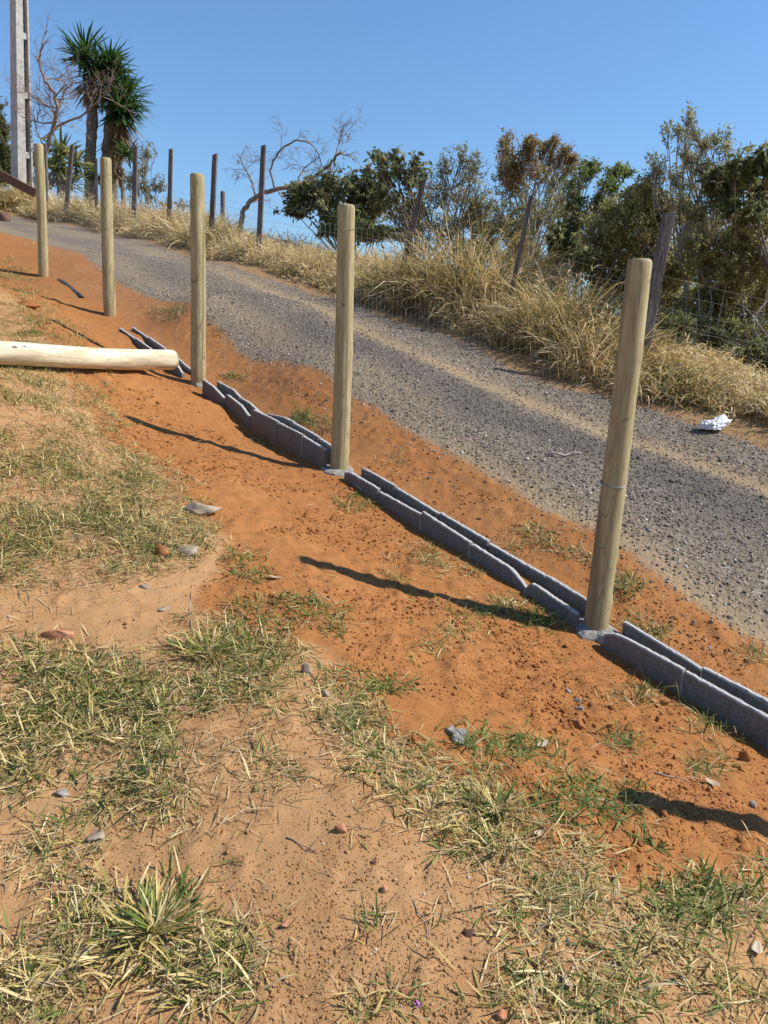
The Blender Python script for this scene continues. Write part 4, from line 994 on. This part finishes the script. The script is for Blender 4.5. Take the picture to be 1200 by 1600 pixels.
def dead_leaf(px, py, wpx, lb, seed, rz):
    rng = np.random.default_rng(seed); c = at(px, py); d = np.hypot(c[0], c[1]) * 1.12; Lh = wpx * d / FPX / 2; V = []; n = 9; F = []
    for i in range(n):
        t = i / (n - 1) * 2 - 1; w = Lh * .42 * math.sqrt(max(1 - t * t, .002)) * (1 - .25 * t)
        for k in (-1, -.5, 0, .5, 1): V.append((t * Lh, k * w, .35 * abs(k) * w + .25 * Lh * t * t + rng.uniform(-.001, .001)))
    for i in range(n - 1):
        for k in range(4): F.append((i * 5 + k, i * 5 + k + 1, (i + 1) * 5 + k + 1, (i + 1) * 5 + k))
    o = np_mesh('dead_leaf', V, F, M['dry_leaf'], attrs={'var': np.full(len(V), rng.uniform(.2, 1))}, smooth=True); o.location = (c[0], c[1], c[2] + .006); o.rotation_euler = (rng.uniform(-.2, .2), rng.uniform(-.2, .2), rz)
    o.modifiers.new('thickness', 'SOLIDIFY').thickness = .0008
    tag(o, lb, 'dead leaf', 'bleached dead leaves on the ground')
for i, (px, py, w, lb, rz) in enumerate([(1182, 1487, 34, 'bleached curled leaf near the right edge of the yard', 1.1), (848, 1166, 24, 'pale pointed leaf among green weeds above the straw tuft', .7), (885, 1540, 28, 'greyish curled leaf in the lower grass patch', 1.9),
        (845, 1305, 26, 'whitish leaf beside the pale fanned tuft', .4), (1112, 1226, 22, 'thin bleached leaf on orange soil at the right', 2.5), (430, 905, 20, 'small straw leaf left of the dark post shadow', .2)]):
    dead_leaf(px, py, w, lb, 70 + i, rz)
def twig(px, lb, r, name='fallen_twig'):
    pts = [at(a, b) + np.array([0, 0, r * 1.2]) for a, b in px]; mb = MB(); P = []
    rng = np.random.default_rng(int(px[0][0]))
    for a, b in zip(pts[:-1], pts[1:]):
        for f in (0, .33, .66):
            q = a * (1 - f) + b * f + rng.normal(0, r * 1.2, 3); q[2] = max(q[2], float(ground(q[0], q[1])) + r * .8); P.append(q)
    P.append(pts[-1]); mb.tube(P, np.linspace(r, r * .5, len(P)), 5); o = mb.build(name, M['pale_bark'] if r > .0025 else M['dead_twig'], None, True, tuple(pts[0]))
    tag(o, lb, 'twig', 'twigs lying about')
twig([(1020, 1207), (1050, 1214), (1078, 1224)], 'short pale twig on orange soil at the right', .0035)
twig([(450, 1310), (475, 1325), (500, 1334)], 'dark twig left of the central brick chips', .002)
twig([(800, 1410), (850, 1400), (900, 1392)], 'thin twig running out of the lower straw tuft', .002)
twig([(860, 714), (885, 712), (908, 710)], 'pale stick lying on the dark gravel of the lane', .012)
twig([(680, 655), (712, 648), (742, 655)], 'thin whitish straw stem curved on the lane', .005)
twig([(640, 1400), (665, 1440), (670, 1480)], 'thin dark root on the tan dirt in the lower middle', .0018)
twig([(480, 1330), (525, 1290), (600, 1300)], 'long thin root curving past the uppermost central brick chip', .0018)
twig([(300, 985), (297, 950), (300, 915)], 'dead brown weed stalk on the dirt above the yellow-green tuft', .003)
#@@PART4
# ------------------------------------------------------------------ trees and shrubs
LTYPE = {'fine': (.060, .019, .2), 'mid': (.066, .027, .35), 'broad': (.125, .056, .9), 'tiny': (.05, .022, .2)}
def leaf_quads(P, D, Ln, W, rng):
    n = len(P); r = rng.normal(size=(n, 3)); S = np.cross(D, r); S /= np.linalg.norm(S, axis=1)[:, None] + 1e-9
    V = np.stack([P, P + D * (Ln * .45)[:, None] + S * (W * .5)[:, None], P + D * Ln[:, None], P + D * (Ln * .45)[:, None] - S * (W * .5)[:, None]], 1)
    return V.reshape(-1, 3), np.arange(n * 4).reshape(n, 4)
def curve(a, b, rng, wob, n=7, sag=0.0):
    a, b = np.asarray(a), np.asarray(b); ln = np.linalg.norm(b - a); o1, o2 = rng.normal(0, wob * ln, 3), rng.normal(0, wob * ln, 3)
    t = np.linspace(0, 1, n)[:, None]
    return a * (1 - t) + b * t + o1 * np.sin(t * math.pi) + o2 * np.sin(t * 2 * math.pi) * .5 + np.array([0, 0, 1.0]) * sag * ln * np.sin(t * math.pi)
def tree(name, label, cat, base_px, Y, blobs, lt, color, seed, trunk_r=.05, twigs=34, per=26, group=None, bark='bark', stems=1, depth=.8, fork=.35, spread=.3, mix=None, leafy=1.1, hang=None):
    """blobs = (px, py, rx, ry[, weight]); the limbs run from the trunk to every clump, twigs fill the clump, leaves sit on the twigs"""
    rng = np.random.default_rng(seed); x0 = at_y(base_px[0], base_px[1], Y); g = float(ground(x0[0], x0[1])); root = np.array([x0[0], x0[1], g - .15])
    wood = MB(); nb = NB(); L0, W0, dr = LTYPE[lt]; dr = dr if hang is None else hang
    roots = [root + np.array([rng.normal(0, spread), rng.normal(0, spread), 0]) * (stems > 1) for _ in range(stems)]
    cents = []
    for q in blobs:
        c = at_y(q[0], q[1], Y + rng.uniform(-.5, .5) * depth); k = Y / FPX * 1.03; cents.append((c, q[2] * k, q[3] * k, q[4] if len(q) > 4 else 1.0))
    mean = sum(c[0] for c in cents) / len(cents)
    forks = []
    for rt in roots:
        f = rt + (mean - rt) * fork + rng.normal(0, .15, 3); f[2] = max(f[2], rt[2] + .2)
        pts = curve(rt, f, rng, .04, 7); wood.tube(pts, np.linspace(trunk_r, trunk_r * .72, 7), 7); forks.append(f)
    sub = []
    for c, rx, rz, wt in cents:
        if max(rx, rz) < .12: sub.append((c, rx, rz, wt)); continue
        for _ in range(3):
            d = rng.normal(size=3); d /= np.linalg.norm(d); q = rng.uniform(.42, .72)
            sub.append((c + d * np.array([rx, rx * depth, rz]) * rng.uniform(.3, .75), rx * q * rng.uniform(.8, 1.3), rz * q * rng.uniform(.8, 1.25), wt * .40))
    for c, rx, rz, wt in sub:
        f = forks[rng.integers(len(forks))]
        tgt = c - np.array([0, 0, rz * .4]); pts = curve(f, tgt, rng, .07, 8, .04); r0 = trunk_r * .4
        wood.tube(pts, np.linspace(r0, max(r0 * .25, .006), 8), 5)
        nt = max(4, int(twigs * wt * rng.uniform(.6, 1.5)))
        for _ in range(nt):
            d = rng.normal(size=3); d /= np.linalg.norm(d); rr = rng.uniform(.5, 1.2) if rng.random() < .8 else rng.uniform(1.1, 1.6)
            e = c + d * np.array([rx, rx * depth, rz]) * rr
            st = pts[rng.integers(4, 8)] * .5 + (c + d * np.array([rx, rx * depth, rz]) * rng.uniform(0, .3)) * .5
            tw = curve(st, e, rng, .10, 6, .05); wood.tube(tw, np.linspace(.0075, .003, 6) * (Y / 14), 3, False)
            m_ = max(1, int(per * leafy * rng.uniform(.5, 1.4))); t = rng.uniform(.25, 1.0, m_) ** .8 * 5; i = np.minimum(t.astype(int), 4); fr = (t - i)[:, None]
            P = tw[i] * (1 - fr) + tw[i + 1] * fr + rng.normal(0, .02 + .12 * L0, (m_, 3))
            ax = (tw[5] - tw[0]) / (np.linalg.norm(tw[5] - tw[0]) + 1e-9)
            D = rng.normal(size=(m_, 3)) * .9 + ax * .5 + np.array([0, 0, -dr]); D /= np.linalg.norm(D, axis=1)[:, None]
            sc_ = rng.uniform(.65, 1.3, m_) * (Y / 14) ** .35
            V, F = leaf_quads(P, D, L0 * sc_, W0 * sc_, rng)
            tone = np.clip(rng.normal(.5, .22) + rng.normal(0, .16, m_), 0, 1); nb.add(V, F, np.repeat(tone, 4))
    o = empty(name, root + np.array([0, 0, .15])); org = root + np.array([0, 0, .15])
    w = wood.build('trunk', M[bark], None, True); w.data.transform(Matrix.Translation(-Vector(org))); w.parent = o
    cr = nb.build('crown', M['leaf_' + color]); cr.data.transform(Matrix.Translation(-Vector(org))); cr.parent = o
    return tag(o, label, cat, group)
G_ = 'trees beyond the old fence'
tree('leafy_shrub', 'dense dark brown-green shrub right of the bare arching tree', 'shrub', (530, 380), 18.6, [(490, 300, 36, 30), (530, 292, 45, 34), (570, 300, 45, 40), (600, 320, 45, 45), (520, 335, 62, 30), (465, 315, 18, 20), (580, 355, 70, 26)], 'broad', 'dark', 1, .05, 56, 15, G_, stems=5, spread=.5)
tree('leafy_shrub', 'low round green bush at the foot of the dark shrub, behind the middle post', 'shrub', (560, 395), 17.2, [(545, 352, 34, 20), (585, 355, 34, 18), (510, 358, 24, 14)], 'fine', 'green', 2, .03, 60, 30, G_, stems=3)
tree('broadleaf_tree', 'sparse tree with big drooping dark leaves above the dark shrub', 'tree', (625, 400), 17.0, [(597, 246, 22, 10, .35), (620, 240, 14, 10, .25), (648, 248, 24, 10, .4), (600, 275, 22, 16, .4), (650, 275, 22, 18, .5), (625, 265, 16, 14, .3), (630, 310, 40, 34, .8), (585, 300, 24, 24, .5)], 'broad', 'dark', 3, .045, 34, 9, G_, stems=2)
tree('feathery_tree', 'grey-green fine-leaved tree left of the rust-coloured one', 'tree', (700, 400), 16.0, [(715, 245, 26, 16, .6), (735, 262, 30, 22, .7), (695, 268, 34, 26, .7), (670, 300, 36, 34), (715, 305, 48, 36), (755, 300, 32, 40), (690, 345, 56, 30), (745, 345, 44, 30)], 'fine', 'grey', 4, .06, 36, 22, G_, stems=3, spread=.4)
tree('rusty_tree', 'tall tree with rust-brown feathery crown', 'tree', (825, 420), 15.0, [(788, 225, 16, 18, .7), (805, 240, 22, 24), (828, 218, 22, 16, .9), (848, 240, 30, 22), (862, 222, 14, 12, .7), (830, 262, 44, 20, 1.2), (885, 240, 16, 14, .7), (872, 262, 26, 20, .9), (786, 268, 24, 22, .9), (800, 290, 36, 20, .8)], 'tiny', 'rust', 5, .06, 34, 34, G_, 'pale_bark', stems=3, fork=.45)
tree('leafy_shrub', 'grey-brown thicket below the rust-coloured crown', 'shrub', (815, 430), 14.6, [(800, 320, 50, 34), (850, 315, 40, 34), (775, 345, 40, 36), (830, 355, 56, 34), (880, 330, 20, 30, .6)], 'fine', 'olive', 6, .045, 44, 22, G_, 'pale_bark', stems=5, spread=.6)
tree('dry_bush', 'reddish brown dead bush touching the slim dark old post', 'shrub', (808, 430), 12.4, [(805, 392, 16, 30), (812, 370, 12, 20, .6)], 'tiny', 'rust', 7, .02, 40, 22, G_, stems=4, spread=.15)
tree('green_tree', 'open bright green tree right of the rust-coloured one', 'tree', (912, 440), 13.6, [(925, 262, 26, 13, .8), (960, 262, 26, 12, .7), (985, 268, 10, 6, .3), (905, 280, 26, 18, .9), (945, 285, 26, 14, .7), (890, 310, 20, 22, .8), (925, 315, 26, 22, .8), (910, 345, 26, 24, .7)], 'mid', 'green', 8, .05, 34, 20, G_, stems=2, fork=.5)
tree('broadleaf_tree', 'dark broad-leaved shrub with glossy drooping leaves under the green tree', 'shrub', (893, 450), 12.8, [(880, 365, 20, 22, .8), (905, 378, 20, 20, .8), (895, 345, 18, 14, .5), (872, 388, 14, 14, .5), (915, 400, 20, 16, .6)], 'broad', 'dark', 9, .04, 34, 16, G_, stems=2)
tree('thicket_tree', 'olive-brown bushy tree behind the wide leaning old post', 'tree', (1000, 480), 11.7, [(1005, 298, 36, 18), (970, 320, 40, 32), (1025, 320, 46, 34), (985, 365, 52, 40), (945, 375, 34, 44), (1030, 375, 50, 44), (1000, 425, 60, 40), (950, 430, 36, 36), (1050, 430, 46, 44)], 'mid', 'olive', 10, .04, 64, 30, G_, stems=4, spread=.5)
tree('thicket_tree', 'dull brown shrubby tree at the right edge with pale stems', 'tree', (1130, 540), 10.6, [(1100, 390, 46, 46), (1150, 380, 50, 44), (1190, 400, 40, 60), (1110, 450, 52, 44), (1165, 460, 54, 50), (1075, 490, 40, 36), (1130, 510, 60, 36), (1190, 530, 44, 44), (1225, 440, 40, 80)], 'mid', 'brown', 11, .03, 66, 28, G_, 'pale_bark', stems=6, spread=.7)
tree('leafy_shrub', 'low dark green undergrowth behind the grass at the right edge', 'shrub', (1150, 590), 9.9, [(1160, 545, 46, 20), (1100, 525, 40, 18), (1205, 555, 30, 30), (1050, 505, 30, 18)], 'mid', 'dark', 16, .02, 60, 34, G_, stems=4, spread=.5)
tree('feathery_tree', 'tallest wispy tree at the right with fine feathery leaves', 'tree', (1085, 520), 11.2, [(1076, 176, 9, 16, .5), (1058, 200, 20, 8, .5), (1078, 205, 14, 10, .5), (1098, 225, 12, 16, .6), (1118, 212, 10, 10, .3), (1135, 205, 9, 12, .35), (1150, 228, 20, 8, .45), (1075, 245, 30, 16, .8), (1110, 255, 26, 18, .8), (1035, 262, 22, 16, .7), (1020, 242, 10, 6, .25), (1060, 280, 36, 20, .9), (1105, 295, 40, 26, 1), (1070, 320, 44, 30, 1), (1110, 345, 46, 30, .9)], 'fine', 'grey', 12, .035, 30, 18, G_, 'pale_bark', stems=3, fork=.5, spread=.25)
tree('broadleaf_tree', 'dark broad-leaved tree reaching in from the right edge', 'tree', (1180, 540), 10.4, [(1150, 258, 22, 14, .9), (1125, 272, 20, 12, .7), (1172, 272, 24, 16, .9), (1198, 250, 16, 14, .6), (1195, 285, 22, 14, .8), (1135, 290, 24, 12, .7), (1165, 320, 34, 20, .7), (1200, 330, 30, 30, .8)], 'broad', 'dark', 13, .05, 36, 13, G_, stems=2, fork=.55)
tree('evergreen_tree', 'dark dense tree cut off at the upper left edge behind the pole', 'tree', (-5, 300), 33.0, [(-25, 160, 28, 26), (0, 190, 14, 26, .8), (-30, 220, 40, 40), (4, 235, 16, 30), (-10, 275, 40, 30), (8, 265, 16, 24)], 'mid', 'dark', 14, .12, 70, 44, None, fork=.4)
tree('leafy_shrub', 'dark low shrub between the concrete pole and the reddish leafless tree', 'shrub', (58, 310), 31.0, [(58, 262, 18, 26), (52, 232, 9, 16, .6), (66, 285, 18, 18)], 'fine', 'dark', 19, .03, 44, 30, None, stems=4)
tree('leafy_shrub', 'small grey-green shrub behind the thick old post', 'shrub', (230, 330), 27.0, [(232, 240, 11, 20, .4), (225, 265, 22, 22, .6), (245, 275, 14, 22, .5), (210, 275, 16, 20, .5), (240, 295, 20, 18, .6), (200, 290, 18, 16, .5)], 'fine', 'grey', 15, .035, 34, 26, None, stems=6, spread=.2, fork=.15)
tree('leafy_shrub', 'low yellowish-green bush at the foot of the concrete pole', 'shrub', (10, 320), 27.5, [(10, 285, 14, 12), (-10, 280, 20, 14)], 'mid', 'agave', 17, .02, 34, 22, None, stems=3)
tree('leafy_shrub', 'pale low shrub seen through the old fence near the short distant post', 'shrub', (275, 350), 30.0, [(285, 318, 12, 8, .5), (262, 316, 12, 10, .5)], 'fine', 'grey', 18, .02, 30, 18, None, stems=3)

tree('leafy_shrub', 'low olive scrub between the dry grass heap and the open green tree', 'shrub', (860, 450), 14.2, [(780, 405, 40, 26), (835, 412, 46, 28), (890, 430, 46, 30), (940, 450, 44, 32), (985, 468, 40, 28)], 'fine', 'olive', 34, .025, 60, 30, G_, stems=6, spread=.9, fork=.2)
tree('thicket_tree', 'greyish thicket far behind the dry grass, left of the slim dark old post', 'tree', (690, 420), 20.5, [(650, 330, 40, 36), (700, 345, 46, 34), (750, 350, 46, 36), (620, 355, 40, 26), (690, 385, 60, 22), (770, 385, 40, 24)], 'fine', 'grey', 31, .05, 50, 30, G_, stems=6, spread=1.0)
tree('thicket_tree', 'dull olive thicket standing behind the open green tree', 'tree', (890, 440), 18.0, [(860, 300, 34, 40), (900, 340, 44, 40), (940, 330, 40, 44), (860, 370, 40, 40), (910, 400, 50, 34), (960, 390, 44, 40)], 'fine', 'olive', 32, .05, 44, 26, G_, stems=6, spread=.9)
tree('thicket_tree', 'olive thicket filling the gap behind the wide leaning old post', 'tree', (1060, 500), 14.5, [(1040, 330, 44, 40), (1080, 400, 50, 50), (1020, 420, 50, 44), (1100, 340, 40, 36), (1150, 380, 50, 50), (1180, 440, 50, 50), (1080, 465, 60, 40), (1140, 470, 60, 44), (1200, 480, 50, 50), (1030, 455, 50, 36), (970, 420, 40, 40)], 'mid', 'olive', 33, .05, 60, 34, G_, stems=6, spread=.8)
def grow(mb, p, d, ln, r, depth, rng, up=.1, spread=.8, kids=4):
    n = 6; pts = [np.array(p)]; dd = np.array(d)
    for i in range(n):
        dd = dd + rng.normal(0, .16, 3) + np.array([0, 0, up * .12]); dd /= np.linalg.norm(dd); pts.append(pts[-1] + dd * ln / n)
    mb.tube(pts, np.linspace(r, r * .45, n + 1), 5 if r > .02 else 3, False)
    if depth:
        for _ in range(kids):
            i = rng.integers(2, n + 1); q = rng.normal(size=3); nd = dd * .8 + q / np.linalg.norm(q) * spread + np.array([0, 0, up]); nd /= np.linalg.norm(nd)
            grow(mb, pts[i], nd, ln * rng.uniform(.45, .75), max(r * .5, .0045), depth - 1, rng, up, spread, kids)
def bare_tree(name, label, Y, spines, rads, seed, kids, ln, depth, up=.15):
    rng = np.random.default_rng(seed); mb = MB(); p0 = at_y(*spines[0][0], Y); g = float(ground(p0[0], p0[1]))
    for sp, r in zip(spines, rads):
        ctrl = np.array([at_y(a, b, Y + .25 * math.sin(i * 1.3)) for i, (a, b) in enumerate(sp)])
        if sp is spines[0]: ctrl = np.vstack([[ctrl[0][0], ctrl[0][1], min(g - .1, ctrl[0][2] - .1)], ctrl])
        t = np.linspace(0, len(ctrl) - 1, len(ctrl) * 4); pts = np.stack([np.interp(t, np.arange(len(ctrl)), ctrl[:, k]) for k in range(3)], -1)
        for _ in range(2): pts[1:-1] = (pts[:-2] + 2 * pts[1:-1] + pts[2:]) / 4
        pts[1:-1] += rng.normal(0, r * .25, pts[1:-1].shape)
        mb.tube(pts, np.linspace(r, r * .35, len(pts)), 6, False)
        for _ in range(kids):
            i = rng.integers(len(pts) // 4, len(pts) - 1); d = pts[i + 1] - pts[i]; d /= np.linalg.norm(d) + 1e-9; q = rng.normal(size=3); q /= np.linalg.norm(q)
            nd = d * .5 + q * .8 + np.array([0, 0, up * 2]); nd /= np.linalg.norm(nd); grow(mb, pts[i], nd, ln * rng.uniform(.6, 1.2), r * .32, depth, rng, up)
    o = empty(name, (p0[0], p0[1], g)); w = mb.build('branches', M['dead_twig'], None, True); w.data.transform(Matrix.Translation(-o.location)); w.parent = o
    tag(o, label, 'bare tree')
bare_tree('bare_tree', 'leafless tree with one dark trunk arching to the right against the sky', 20.0,
          [[(376, 345), (384, 322), (400, 306), (430, 297), (462, 288), (490, 276), (512, 262), (522, 248), (532, 238)], [(430, 297), (420, 262), (440, 232), (462, 218), (485, 222), (498, 240), (504, 262)],
           [(400, 306), (392, 280), (380, 258), (372, 240)], [(462, 288), (475, 262), (500, 245)], [(522, 248), (530, 225), (536, 200)]], [.075, .03, .025, .022, .022], 7, 8, .45, 2, .0)
bare_tree('bare_tree', 'spindly reddish leafless tree between the pole and the spiky palms', 27.0,
          [[(72, 300), (70, 240), (82, 205), (92, 170), (84, 145), (68, 120), (60, 95), (66, 66)], [(92, 170), (100, 145), (112, 130), (124, 128)], [(66, 218), (92, 195), (128, 182), (150, 160), (175, 140)], [(72, 240), (56, 200), (52, 170)], [(92, 170), (70, 165), (60, 150)]], [.09, .035, .05, .025, .025], 9, 10, .9, 2, .15)

def yucca(name, label, Y, stems, heads, skirts, seed, green='yucca', blade=(.75, .05), nlf=170):
    rng = np.random.default_rng(seed); p0 = at_y(*stems[0][0], Y); g = float(ground(p0[0], p0[1])); org = np.array([p0[0], p0[1], g]); o = empty(name, org)
    for sp, r in stems_iter(stems):
        ctrl = np.array([at_y(a, b, Y) for a, b in sp]); ctrl[0][2] = min(ctrl[0][2], float(ground(ctrl[0][0], ctrl[0][1])) - .1)
        t = np.linspace(0, len(ctrl) - 1, 40); pts = np.stack([np.interp(t, np.arange(len(ctrl)), ctrl[:, k]) for k in range(3)], -1); mb = MB()
        mb.tube(pts - org, r * (1.1 - .35 * np.linspace(0, 1, 40)) * rng.uniform(.88, 1.14, 40), 9); mb.build('trunk', M['bark'], o)
    for kind, lst in (('crown', heads), ('dead_skirt', skirts)):
        for (px, py, sz, lo, hi, n) in lst:
            c = at_y(px, py, Y + rng.uniform(-.25, .25)); az = rng.uniform(0, 6.283, n); th = np.arccos(rng.uniform(math.cos(hi), math.cos(lo), n)); k = Y / FPX
            base = c + np.stack([np.sin(th) * np.cos(az) * .06, np.sin(th) * np.sin(az) * .06, rng.uniform(-.35, .12, n) * sz * k], -1)
            V, F = blades(base, az, rng.uniform(.7, 1.1, n) * sz * k * 1.12, rng.uniform(.8, 1.4, n) * blade[1] * 1.25, th, rng.uniform(0, .35, n) * (1 if kind == 'crown' else .8), 4, rng.uniform(-.5, .5, n), False)
            nb = NB(); nb.add(V - org, F, np.repeat(np.clip(rng.beta(2, 2, n), 0, 1), 10)); nb.build(kind, M['leaf_' + (green if kind == 'crown' else 'skirt')], parent=o)
    tag(o, label, 'yucca tree' if len(stems) > 1 else 'spiky plant')
def stems_iter(st): return [(s[:-1], s[-1]) for s in st]
yucca('yucca_tree', 'tall spiky palm-like yucca with several dark green crowns and dead leaf skirts', 30.0,
      [[(140, 305), (141, 250), (145, 180), (143, 120), .21], [(168, 310), (167, 250), (172, 190), (185, 130), .21], [(172, 260), (182, 200), (196, 160), .16]],
      [(132, 86, 40, 0, 2.0, 190), (150, 105, 36, .3, 2.2, 110), (170, 98, 36, 0, 2.0, 170), (180, 118, 34, .3, 2.3, 130), (196, 150, 40, 0, 2.1, 190), (186, 170, 36, .5, 2.3, 140), (200, 172, 30, .6, 2.5, 110), (158, 135, 36, .8, 2.5, 110)],
      [(140, 128, 34, 1.9, 2.9, 90), (188, 190, 42, 2.0, 2.95, 90), (185, 215, 38, 2.1, 3.0, 70)], 1)
yucca('young_yucca', 'yellowish spiky rosette plant behind the leaning pale grey old post', 28.0, [[(95, 318), (96, 262), .09]],
      [(95, 235, 32, 0, 2.0, 90), (84, 258, 30, .3, 2.4, 70), (118, 252, 26, .2, 2.2, 70), (108, 285, 30, .3, 1.9, 70)], [(92, 270, 26, 1.8, 2.8, 60)], 2, 'agave', (.6, .06))
yucca('young_yucca', 'small green spiky plant at the foot of the tall yucca', 29.0, [[(195, 325), (190, 262), .08]],
      [(200, 238, 24, .4, 2.3, 60), (148, 278, 24, .2, 2.0, 60)], [(186, 262, 22, 1.8, 2.9, 50)], 3, 'yucca', (.5, .05))
